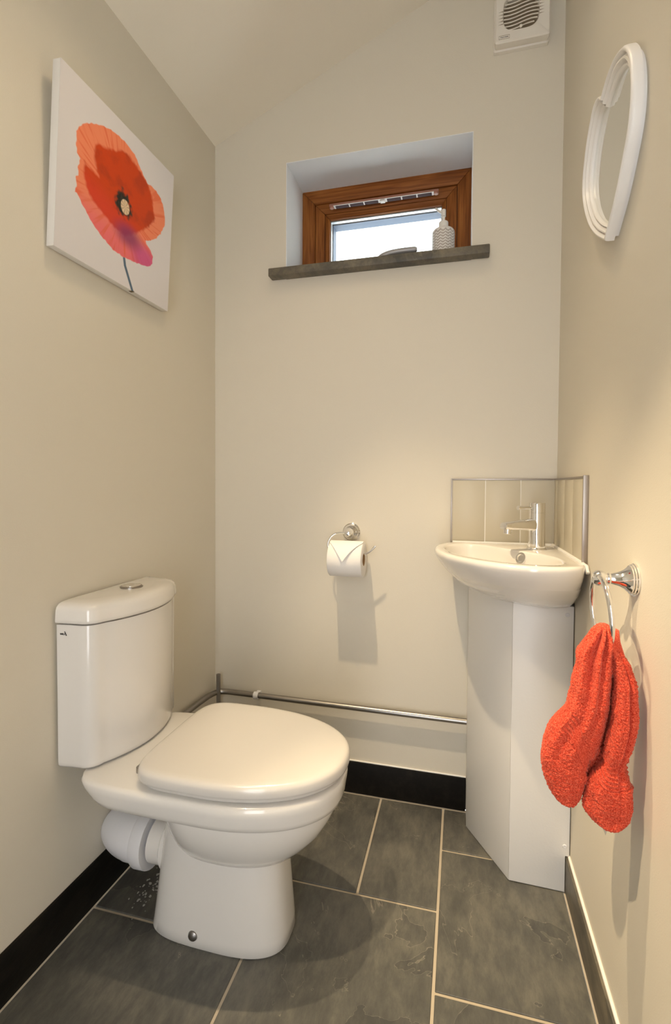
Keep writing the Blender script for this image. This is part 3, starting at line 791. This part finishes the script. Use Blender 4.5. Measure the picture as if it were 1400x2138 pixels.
# pointed end sheet lying over the front of the roll
N1 = 20; vs = []; fs = []
def sheet(rad):
    out = []
    for i in range(N1 + 1):
        a = math.radians(88 + 92 * i / N1)       # from the top round to the front
        ph = i / N1
        t = max(0.0, (ph - 0.26) / 0.74)
        x0 = RX0 + 0.0005 + t * 0.050; x1 = RX1 - 0.0005 - t * 0.054
        lift = 0.0014 + 0.007 * t
        for x in (x0, x0 * 0.5 + x1 * 0.5, x1):
            out.append((x, RC[0] + (rad + lift) * math.cos(a), RC[1] + (rad + lift) * math.sin(a)))
    return out
s1 = sheet(RR + 0.0006); s0 = sheet(RR)
k0 = len(s1); shv = s1 + s0
for i in range(N1):
    for j in range(2):
        a = i * 3 + j
        fs.append((a, a + 1, a + 4, a + 3)); fs.append((k0 + a, k0 + a + 3, k0 + a + 4, k0 + a + 1))
    fs.append((i * 3, i * 3 + 3, k0 + i * 3 + 3, k0 + i * 3)); fs.append((i * 3 + 2, k0 + i * 3 + 2, k0 + i * 3 + 5, i * 3 + 5))
MB().add(shv, fs).build('end_sheet', M['paper'], roll, angle=50)

# ------------------------------------------------------------------ extractor fan
fan = thing('extractor_fan', None, 'cream square extractor fan with wavy grille high on the back wall', 'fan')
FX, FZ, FH = 0.1525, 2.3445, 0.0755
def rsq(hw, y, rad=0.006, cx=FX, cz=FZ, n=5):
    out = []
    for sx, sz, a0 in ((1, 1, 0), (-1, 1, 90), (-1, -1, 180), (1, -1, 270)):
        for k in range(n + 1):
            a = math.radians(a0 + 90 * k / n)
            out.append((cx + sx * (hw - rad) + rad * math.cos(a), y, cz + sz * (hw - rad) + rad * math.sin(a)))
    return out
fb = MB().loft([rsq(FH, YB - 0.0003), rsq(FH, YB - 0.011), rsq(FH - 0.002, YB - 0.013), rsq(FH - 0.0035, YB - 0.014), rsq(FH - 0.0035, YB - 0.018)])
fb.build('housing', M['fan'], fan)
# cover with a rounded-square opening
FY = YB - 0.040
def sqr(hw, y, n=24, e=3.4, k=1.0):
    out = []
    for i in range(96):
        t = 2 * math.pi * i / 96
        c_, s_ = math.cos(t), math.sin(t)
        out.append((FX - 0.004 + hw * math.copysign(abs(c_) ** (2 / e), c_), y, FZ + 0.003 + hw * k * math.copysign(abs(s_) ** (2 / e), s_)))
    return out
def sqo(hw, y):
    out = []
    for i in range(96):
        t = 2 * math.pi * i / 96
        c_, s_ = math.cos(t), math.sin(t)
        e = 22
        out.append((FX + hw * math.copysign(abs(c_) ** (2 / e), c_), y, FZ + hw * math.copysign(abs(s_) ** (2 / e), s_)))
    return out
MB().loft([sqo(FH - 0.0035, YB - 0.018), sqo(FH - 0.0015, YB - 0.020), sqo(FH - 0.0015, FY + 0.004), sqo(FH - 0.005, FY), sqr(0.049, FY), sqr(0.047, FY + 0.003), sqr(0.047, YB - 0.020)], False, False).build('cover', M['fan'], fan, angle=40)
MB().loft([sqr(0.0468, YB - 0.0195), sqr(0.0468, YB - 0.0185)]).build('duct', M['fan_dark'], fan)
# wavy louvres
for k in range(-4, 5):
    z0 = FZ + 0.003 + k * 0.0102
    lim = 0.047 * max(0.05, 1 - abs(k * 0.0102 / 0.047) ** 3.4) ** (1 / 3.4)
    top = []; 
    nn = 24
    va_ = []; fa_ = []
    for i in range(nn + 1):
        x = -lim + 2 * lim * i / nn
        zz = z0 + 0.0052 * math.sin(x / 0.047 * 2.2)
        zz = max(min(zz, FZ + 0.003 + 0.0468), FZ + 0.003 - 0.0468)
        X = FX - 0.004 + x
        va_ += [(X, FY + 0.0005, zz + 0.0014), (X, FY + 0.0005, zz - 0.0014), (X, FY + 0.0030, zz - 0.0010), (X, FY + 0.0030, zz + 0.0014)]
    for i in range(nn):
        a = i * 4
        for j in range(4):
            fa_.append((a + j, a + (j + 1) % 4, a + 4 + (j + 1) % 4, a + 4 + j))
    fa_ += [(3, 2, 1, 0), (nn * 4, nn * 4 + 1, nn * 4 + 2, nn * 4 + 3)]
    MB().add(va_, fa_).build('louvre', M['fan'], fan, angle=40)
for k in (-3, -2, -1, 0, 1):
    for sgn in (-1, 1):
        z0 = FZ + 0.003 + k * 0.0088 + sgn * 0.0045 + 0.004
        MB().add([(FX - 0.004 + sgn * 0.0485, FY - 0.0002, z0 + 0.0012), (FX - 0.004 + sgn * 0.0485, FY - 0.0002, z0 - 0.0012), (FX - 0.004 + sgn * 0.062, FY - 0.0002, z0 + sgn * 0.001), (FX - 0.004 + sgn * 0.0485, FY + 0.001, z0)], [(0, 1, 2), (0, 2, 3), (2, 1, 3), (1, 0, 3)]).build('groove_mark', M['fan_dark'], fan, smooth=False)
MB().lathe([(0.0042, 0), (0.0042, 0.003), (0.003, 0.004), (0.0003, 0.004)], (FX - 0.004, FY + 0.002, FZ - 0.0385), (0, -1, 0), 20).build('indicator', M['fan'], fan)
# maker's badge: outlined box with small lettering
bz, bxx = FZ - 0.0605, FX - 0.0485
bd_ = MB()
for a in ((bxx - 0.0145, bxx + 0.0145, bz + 0.0044, bz + 0.0051), (bxx - 0.0145, bxx + 0.0145, bz - 0.0051, bz - 0.0044), (bxx - 0.0145, bxx - 0.0138, bz - 0.005, bz + 0.005), (bxx + 0.0138, bxx + 0.0145, bz - 0.005, bz + 0.005)):
    bd_.box(a[0], a[1], FY - 0.0003, FY + 0.0005, a[2], a[3])
bd_.build('badge_outline', M['fan_dark'], fan)
tm = text_mesh('manrose', 0.0062)
lt = link_mesh('badge_lettering', tm, None, fan, False)
tm.materials.clear(); tm.materials.append(M['ink'])
lt.matrix_world = Matrix.Translation((bxx, FY - 0.0003, bz + 0.0004)) @ Matrix.Rotation(math.pi / 2, 4, 'X')

# ------------------------------------------------------------------ poppy canvas on the left wall
cv = thing('poppy_canvas', None, 'square white canvas with a large red poppy on the left wall', 'picture')
CW, CH, CT = 0.391, 0.374, 0.020
NU = 330
def hexc(r, g, b):
    f = lambda c: (c / 255 / 12.92) if c / 255 <= 0.04045 else ((c / 255 + 0.055) / 1.055) ** 2.4
    return np.array([f(r), f(g), f(b)])
OUT = np.array([(0.175, 0.779), (0.228, 0.82), (0.306, 0.861), (0.376, 0.887), (0.438, 0.896), (0.517, 0.896), (0.586, 0.877), (0.638, 0.834), (0.691, 0.791), (0.722, 0.771), (0.767, 0.784), (0.814, 0.777), (0.863, 0.756), (0.898, 0.714), (0.919, 0.653), (0.92, 0.6), (0.88, 0.516), (0.828, 0.452), (0.762, 0.407), (0.726, 0.388), (0.734, 0.368), (0.781, 0.351), (0.808, 0.314), (0.802, 0.265), (0.781, 0.238), (0.715, 0.213), (0.629, 0.196), (0.548, 0.185), (0.495, 0.183), (0.431, 0.183), (0.38, 0.202), (0.319, 0.224), (0.259, 0.257), (0.212, 0.296), (0.172, 0.332), (0.138, 0.366), (0.123, 0.361), (0.136, 0.411), (0.127, 0.447), (0.146, 0.468), (0.138, 0.505), (0.152, 0.565), (0.132, 0.585), (0.12, 0.618), (0.122, 0.662), (0.119, 0.696), (0.144, 0.744)])
INN = np.array([(0.256, 0.713), (0.278, 0.739), (0.324, 0.748), (0.371, 0.771), (0.419, 0.791), (0.468, 0.829), (0.534, 0.841), (0.589, 0.822), (0.662, 0.801), (0.722, 0.771), (0.772, 0.711), (0.792, 0.642), (0.812, 0.582), (0.756, 0.5), (0.645, 0.4), (0.539, 0.324), (0.435, 0.323), (0.335, 0.358), (0.252, 0.388), (0.204, 0.437), (0.179, 0.498), (0.186, 0.571), (0.231, 0.558), (0.288, 0.551), (0.268, 0.6), (0.251, 0.649)])
STEM = np.array([(0.525, 0.195), (0.54, 0.134), (0.575, 0.074), (0.618, 0.0)])
gu, gv = np.meshgrid(np.linspace(0, 1, NU + 1), np.linspace(0, 1, NU + 1))
gu = gu.ravel(); gv = gv.ravel()
def sdist(poly, u, v, closed=True):
    ins = np.zeros(len(u), bool); dd = np.full(len(u), 9.0)
    m_ = len(poly)
    for i in range(m_ if closed else m_ - 1):
        p = poly[i]; q = poly[(i + 1) % m_]
        e = q - p
        t = np.clip(((u - p[0]) * e[0] + (v - p[1]) * e[1]) / (e @ e), 0, 1)
        dd = np.minimum(dd, np.hypot(u - p[0] - t * e[0], v - p[1] - t * e[1]))
        cnd = ((p[1] > v) != (q[1] > v))
        xx = p[0] + (v - p[1]) * e[0] / (e[1] if abs(e[1]) > 1e-9 else 1e-9)
        ins ^= cnd & (u < xx)
    return np.where(ins, dd, -dd) if closed else dd
nz1 = np.array([noise.noise((a * 42, b_ * 42, 0.0)) for a, b_ in zip(gu, gv)])
nz2 = np.array([noise.fractal((a * 7, b_ * 7, 3.0), 1.0, 2.0, 4) for a, b_ in zip(gu, gv)])
# petal striations radiate from the heart of the flower
ang = np.arctan2(gv - 0.50, gu - 0.50); rad = np.hypot(gu - 0.50, gv - 0.50)
stri = np.array([noise.noise((math.cos(a) * 20, math.sin(a) * 20, r_ * 6)) for a, r_ in zip(ang, rad)])
wob = nz1 * 0.006
so = sdist(OUT, gu, gv) + wob
si = sdist(INN, gu, gv) + wob * 1.3
st = sdist(STEM, gu, gv, False)
def sm(x, a, b_):
    t = np.clip((x - a) / (b_ - a), 0, 1); return (t * t * (3 - 2 * t))[:, None]
white = hexc(224, 220, 222); base = np.tile(white, (len(gu), 1))
petal = hexc(244, 142, 104); petal_lo = hexc(238, 118, 120); petal_d = hexc(230, 100, 58)
deep = hexc(206, 66, 8); deep2 = hexc(184, 58, 14); red = hexc(216, 64, 34); purple = hexc(132, 56, 104); magenta = hexc(206, 88, 150)
low = sm(-gv, -0.46, -0.24)
pc = petal * (1 - low) + petal_lo * low
pc = pc * (1 - 0.60 * sm(stri, 0.0, 0.55)) + petal_d * (0.60 * sm(stri, 0.0, 0.55))
mg_ = sm(-np.hypot((gu - 0.72) / 1.4, (gv - 0.26)), -0.13, -0.03)
pc = pc * (1 - 0.75 * mg_) + magenta * 0.75 * mg_
ic = deep * (1 - sm(nz2, -0.1, 0.5)) + deep2 * sm(nz2, -0.1, 0.5)
mred = sm(-gv - 0.2 * gu, -0.62, -0.48)
ic = ic * (1 - mred) + red * mred
mp_ = sm(-np.hypot((gu - 0.56) / 1.5, (gv - 0.335) / 0.9), -0.12, -0.02)
core = sm(so, -0.003, 0.003)
mi = sm(si, -0.012, 0.014) * 0.96
fl_ = pc * (1 - mi) + ic * mi
fl_ = fl_ * (1 - 0.80 * mp_) + purple * 0.80 * mp_
# dark stamen ring, then the pale seed head
dk = sm(-np.hypot((gu - 0.50), (gv - 0.505) / 1.05) + nz1 * 0.030 + nz2 * 0.02, -0.088, -0.052)
fl_ = fl_ * (1 - dk) + (hexc(40, 34, 34) * (0.6 + 0.8 * (nz1[:, None] > 0.1)) + hexc(60, 70, 50) * 0.25) * dk
cp = sm(-np.hypot((gu - 0.520) / 0.040, (gv - 0.500) / 0.046), -1.06, -0.92)
seg_ = (0.82 + 0.18 * np.cos(9 * np.arctan2(gv - 0.5, gu - 0.52)))[:, None]
fl_ = fl_ * (1 - cp) + hexc(238, 210, 176) * seg_ * cp
stm = sm(-st, -0.0125, -0.009)
base = base * (1 - stm) + hexc(92, 112, 132) * stm
base = base * (1 - core) + fl_ * core
# front sheet
me = bpy.data.meshes.new('canvas_front')
vv = [((u_ - 0.5) * CW, 0.0, v_ * CH) for u_, v_ in zip(gu, gv)]
W1 = NU + 1
ff = [(j * W1 + i, j * W1 + i + 1, (j + 1) * W1 + i + 1, (j + 1) * W1 + i) for j in range(NU) for i in range(NU)]
me.from_pydata(vv, [], ff)
ca = me.color_attributes.new('print', 'FLOAT_COLOR', 'POINT')
ca.data.foreach_set('color', np.hstack([np.clip(base, 0, 1), np.ones((len(gu), 1))]).astype(np.float32).ravel())
link_mesh('canvas_front', me, M['print'], cv, True, None)
MB().box(-CW / 2, CW / 2, 0.0004, CT, 0, CH).build('canvas_edge', M['canvas'], cv, bevel=0.0015)
MB().box((0.613 - 0.5) * CW, (0.638 - 0.5) * CW, 0.0, 0.010, -0.0004, 0.002).build('printed_stem_end', M['stem_ink'], cv)
# local x along the wall (towards the back), local -y out into the room
wallang = math.atan(0.017)
yc = 1.0315
lean = math.radians(3.3)
cv.matrix_world = Matrix.Translation((xl(yc) + 0.0225, yc, 1.4915)) @ Matrix.Rotation(math.pi / 2 - wallang, 4, 'Z') @ Matrix.Rotation(lean, 4, 'X')

# ------------------------------------------------------------------ heart mirror on the right wall
hm = thing('heart_mirror', None, 'heart-shaped mirror in a white moulded frame on the right wall', 'mirror')
notch = (1.040, 1.742); tip = (0.992, 1.449)
far = [notch, (1.062, 1.761), (1.093, 1.768), (1.120, 1.756), (1.150, 1.728), (1.173, 1.687), (1.178, 1.646), (1.160, 1.600), (1.117, 1.543), (1.060, 1.493), tip]
near = [tip, (0.936, 1.486), (0.895, 1.527), (0.864, 1.571), (0.855, 1.620), (0.866, 1.675), (0.895, 1.716), (0.930, 1.738), (0.966, 1.750), (1.005, 1.751), notch]
hp = [(p.x, p.y) for p in catmull([(a, b_, 0) for a, b_ in far], 7)][:-1] + [(p.x, p.y) for p in catmull([(a, b_, 0) for a, b_ in near], 7)][:-1]
HC = (1.022, 1.615)
def hring(k, x):
    if k < 0.945 or k > 0.9501: k = 1 - (1 - k) * 0.86
    return [(x, HC[0] + (a - HC[0]) * k, HC[1] + (b_ - HC[1]) * k) for a, b_ in hp]
hr = [hring(0.95, XR - 0.0003), hring(0.95, XR - 0.0070), hring(1.0, XR - 0.0078), hring(1.0, XR - 0.017), hring(0.995, XR - 0.0212), hring(0.980, XR - 0.0240), hring(0.960, XR - 0.0245), hring(0.942, XR - 0.0225), hring(0.930, XR - 0.0165), hring(0.921, XR - 0.0148), hring(0.912, XR - 0.0172), hring(0.898, XR - 0.0206), hring(0.878, XR - 0.0206), hring(0.862, XR - 0.0170), hring(0.851, XR - 0.0120), hring(0.843, XR - 0.0110), hring(0.834, XR - 0.0135), hring(0.820, XR - 0.0158), hring(0.805, XR - 0.0145), hring(0.796, XR - 0.0105), hring(0.793, XR - 0.0080)]
MB().loft(hr, True, False).build('frame', M['mirrorframe'], hm, angle=50)
MB().loft([hring(0.803, XR - 0.0079), hring(0.803, XR - 0.0071)]).build('mirror_glass', M['glassmirror'], hm, smooth=False)

# ------------------------------------------------------------------ towel ring
tr_ = thing('towel_ring', None, 'chrome towel ring with flared bracket on the right wall', 'towel ring')
BY, BZ_ = 0.868, 0.853
MB().lathe([(0.0262, 0.0004), (0.0262, 0.003), (0.0245, 0.004), (0.0245, 0.0062), (0.0226, 0.0072), (0.0226, 0.0092), (0.0200, 0.011), (0.0150, 0.017), (0.0112, 0.025), (0.0090, 0.033), (0.0082, 0.036), (0.0092, 0.0375), (0.0092, 0.039), (0.0078, 0.040), (0.0100, 0.043), (0.0125, 0.0475), (0.0130, 0.0515), (0.0118, 0.057), (0.0085, 0.0615), (0.0004, 0.0640)], (XR, BY, BZ_), (-1, 0, 0), 44).build('bracket', M['chrome'], tr_)
RGX = XR - 0.0512; RGR = 0.057
ringp = [(RGX - 0.004 * math.cos(a), BY - 0.012 + RGR * math.sin(a), BZ_ - RGR + 0.004 + RGR * math.cos(a)) for a in np.linspace(0, 2 * math.pi, 72, endpoint=False)]
MB().tube(ringp, 0.0040, 16, True).build('ring', M['chrome'], tr_)

# ------------------------------------------------------------------ hand towel through the ring
tw = thing('hand_towel', None, 'coral red terry hand towel hanging in folds from the chrome ring', 'towel')
SC = 0.965
O2 = np.array([0.205, 0.855]) * SC
UU = np.array([0.9724, -0.2332]); NN = np.array([0.2332, 0.9724])
LL = [(0.009, 0.784), (-0.0064, 0.7584), (-0.0178, 0.7409), (-0.0228, 0.7006), (-0.0271, 0.668), (-0.0373, 0.6338), (-0.0551, 0.6137), (-0.0657, 0.5826), (-0.0704, 0.5527), (-0.0661, 0.521), (-0.0531, 0.4921), (-0.0382, 0.4787), (-0.0274, 0.4755)]
LR = [(0.029, 0.784), (0.033, 0.7629), (0.0325, 0.7329), (0.0305, 0.6794), (0.0275, 0.6404), (0.0158, 0.5912), (0.0062, 0.5573), (-0.002, 0.5155), (-0.0079, 0.4962), (-0.0134, 0.4820), (-0.0254, 0.4755)]
RL_ = [(0.0275, 0.757), (0.0306, 0.7296), (0.0338, 0.6961), (0.0297, 0.6338), (0.021, 0.5855), (0.010, 0.5592), (-0.003, 0.5161), (-0.0067, 0.4866), (0.0008, 0.4728), (0.0182, 0.4620), (0.0400, 0.4580)]
RRt = [(0.0361, 0.757), (0.0527, 0.7296), (0.0641, 0.7016), (0.0674, 0.6647), (0.0675, 0.627), (0.0606, 0.5875), (0.0571, 0.5713), (0.0629, 0.5349), (0.0643, 0.4972), (0.0577, 0.4706), (0.0430, 0.4580)]
def interp(tbl, z):
    zz = np.array([t[1] for t in tbl])[::-1]; uu = np.array([t[0] for t in tbl])[::-1]
    # smooth by averaging a few taps
    return np.mean([np.interp(np.clip(z + d, zz[0], zz[-1]), zz, uu) for d in (-0.008, -0.004, 0.0, 0.004, 0.008)], axis=0)
def lobe(name, TL, TR_, depth, dn, band, folds, top_open):
    NZ, NA = 300, 220
    ztop = TL[0][1]; zbot = TL[-1][1]
    verts = []; faces = []; bandf = []
    for i in range(NZ + 1):
        t = i / NZ
        tz = t
        z = ztop + (zbot - ztop) * (tz - 0.12 * math.sin(2 * math.pi * tz) / (2 * math.pi))
        ul = float(interp(TL, z)); ur = float(interp(TR_, z))
        # round the ends off
        e0 = min(1.0, t / 0.05); e1 = min(1.0, (1 - t) / 0.04)
        endk = math.sqrt(max(0.0, 1 - (1 - e0) ** 2)) * math.sqrt(max(0.0, 1 - (1 - e1) ** 2))
        uc = (ul + ur) / 2; hw = max(0.0004, (ur - ul) / 2 * max(endk, 0.02))
        dp = depth(t) * max(endk, 0.02)
        dc = dn(t)
        for j in range(NA):
            a = 2 * math.pi * j / NA
            ca_, sa_ = math.cos(a), math.sin(a)
            ex = 2 / 2.5
            uu = uc + hw * math.copysign(abs(ca_) ** ex, ca_)
            dd = dc + dp * math.copysign(abs(sa_) ** ex, sa_)
            s = (uu - ul) / max(1e-4, ur - ul)
            # folds running down the face
            fo = folds(s, t, sa_) * endk
            zs = 1 - (1 - z) * SC; us = uu * SC
            x = O2[0] + UU[0] * us + NN[0] * dd; y = O2[1] + UU[1] * us + NN[1] * dd
            nx, ny = UU[0] * ca_ + NN[0] * sa_, UU[1] * ca_ + NN[1] * sa_
            bd = band(s, z)
            if bd is not None:
                d = fo - 0.0030 + 0.0011 * math.sin(bd * 2 * math.pi * 4.5)
                zo = 0
            else:
                p = Vector((x * 430, y * 430, zs * 430))
                q = Vector((x * 60, y * 60, zs * 45))
                d = fo + 0.0020 * noise.noise(p) + 0.0012 * noise.noise(p * 2.1) + 0.0024 * noise.noise(q)
                zo = 0.0008 * noise.noise(p + Vector((9, 4, 2)))
            d *= max(endk, 0.15)
            verts.append((min(x + nx * d, XR - 0.0015), y + ny * d, zs + zo))
        
    for i in range(NZ):
        for j in range(NA):
            k = (j + 1) % NA
            faces.append((i * NA + j, i * NA + k, (i + 1) * NA + k, (i + 1) * NA + j))
    faces.append(tuple(range(NA))[::-1]); faces.append(tuple(range(NZ * NA, (NZ + 1) * NA)))
    o = MB().add(verts, faces).build(name, M['terry'], tw, angle=None)
    return o
def g(x, c_, w_): return math.exp(-((x - c_) / w_) ** 2)
def bandL(s, z):
    zb = 0.632 - 0.085 * s + 0.02 * math.sin(s * math.pi)
    d = (z - zb) / 0.030
    return d if -0.5 < d < 0.5 and s > 0.22 else None
def bandR(s, z):
    zb = 0.562 - 0.012 * s - 0.012 * math.sin(s * math.pi)
    d = (z - zb) / 0.030
    return d if -0.5 < d < 0.5 else None
def foldL(s, t, sa_):
    if sa_ > 0.2: return 0.0
    k = max(0.0, 1 - t / 0.62)
    f = 0.008 * (g(s, 0.30 - 0.1 * t, 0.09) + g(s, 0.62, 0.07) + 0.8 * g(s, 0.84, 0.07)) * min(1, t / 0.1) * (0.2 + k) - 0.008 * (g(s, 0.46, 0.06) + g(s, 0.73, 0.05)) * k
    # pinch where the woven border gathers
    f -= 0.006 * g(s, 0.36, 0.10) * g(t, 0.62, 0.07)
    return f
def foldR(s, t, sa_):
    if sa_ > 0.2: return 0.0
    f = 0.006 * g(s, 0.38, 0.16) - 0.011 * g(s, 0.76, 0.06) * g(t, 0.40, 0.30) + 0.003 * g(s, 0.62, 0.1) * g(t, 0.4, 0.3)
    f -= 0.005 * g(t, 0.62, 0.05)
    return f
lobe('front_fold', LL, LR, lambda t: 0.019 + 0.015 * math.sin(math.pi * min(1, t * 1.05)), lambda t: 0.000 + 0.002 * t, bandL, foldL, True)
lobe('rear_fold', RL_, RRt, lambda t: 0.014 + 0.013 * math.sin(math.pi * min(1, t * 1.05)), lambda t: 0.004 - 0.008 * t, bandR, foldR, False)
IL = [(0.022, 0.757), (0.018, 0.70), (0.012, 0.63), (-0.004, 0.57), (-0.016, 0.52), (-0.014, 0.500), (-0.005, 0.492)]
IR = [(0.040, 0.757), (0.045, 0.70), (0.044, 0.63), (0.034, 0.57), (0.018, 0.52), (0.008, 0.500), (-0.003, 0.492)]
lobe('inner_fold', IL, IR, lambda t: 0.008, lambda t: 0.020, lambda s, z: None, lambda s, t, a: 0.0, False)
# bridge of cloth passing over the bottom of the ring
MB().loft([[(O2[0] + UU[0] * (c_ + 0.017 * math.cos(a)) + NN[0] * (0.006 + 0.016 * math.sin(a)), O2[1] + UU[1] * (c_ + 0.017 * math.cos(a)) + NN[1] * (0.006 + 0.016 * math.sin(a)), zz) for a in np.linspace(0, 2 * math.pi, 40, endpoint=False)] for c_, zz in ((0.022, 0.782), (0.024, 0.765), (0.030, 0.745), (0.034, 0.72))]).build('gathered_cloth', M['terry'], tw, angle=None)
# small care label under the hem
tgp = [(0.0140, 0.4690), (0.0230, 0.4560), (0.0275, 0.4440), (0.0300, 0.4560), (0.0370, 0.4640)]
va_ = []
for off in (-0.002, -0.001):
    for u_, z_ in tgp:
        us = u_ * SC; zs = 1 - (1 - z_) * SC
        va_.append((O2[0] + UU[0] * us + NN[0] * off, O2[1] + UU[1] * us + NN[1] * off, zs))
n5 = len(tgp)
MB().add(va_, [tuple(range(n5)), tuple(range(n5, 2 * n5))[::-1]] + [(i, n5 + i, n5 + (i + 1) % n5, (i + 1) % n5) for i in range(n5)]).build('care_tag', M['tag'], tw)

# ------------------------------------------------------------------ ceiling downlights (above the frame)
names = ['round recessed ceiling downlight above the toilet', 'round recessed ceiling downlight nearest the right wall and basin', 'round recessed ceiling downlight added near the door as fill light']
for (p, wt, cone, aim, spill), lab in zip(LAMPS, names):
    zz = zc(p[0])
    nrm = Vector((0.443, 0, -1)).normalized()
    cpt = Vector((p[0], p[1], zz))
    dl = thing('ceiling_downlight', None, lab, 'ceiling light', 'recessed ceiling downlights')
    MB().lathe([(0.030, 0.0), (0.041, 0.0), (0.042, 0.003), (0.038, 0.006), (0.031, 0.005), (0.030, 0.0)], cpt, nrm, 40).build('bezel', M['chrome'], dl)
    MB().lathe([(0.0295, 0.0005), (0.0295, 0.002), (0.0003, 0.003)], cpt, nrm, 32).build('bulb', M['glow'], dl)
    ld = bpy.data.lights.new('downlight_lamp', 'SPOT')
    ld.energy = wt; ld.color = LAMP_COL; ld.spot_size = math.radians(cone); ld.spot_blend = 0.75; ld.shadow_soft_size = 0.013
    lo = bpy.data.objects.new('downlight_lamp', ld)
    COL.objects.link(lo)
    lp = cpt + nrm * 0.03
    lo.location = lp
    lo.rotation_euler = (Vector(aim) - lp).to_track_quat('-Z', 'Y').to_euler()
    lo.parent = dl
    sd_ = bpy.data.lights.new('downlight_spill', 'SPOT')
    sd_.spot_size = math.radians(118); sd_.spot_blend = 1.0
    sd_.energy = spill; sd_.color = LAMP_COL; sd_.shadow_soft_size = 0.03
    so_ = bpy.data.objects.new('downlight_spill', sd_)
    COL.objects.link(so_)
    so_.location = cpt + nrm * 0.05
    so_.parent = dl
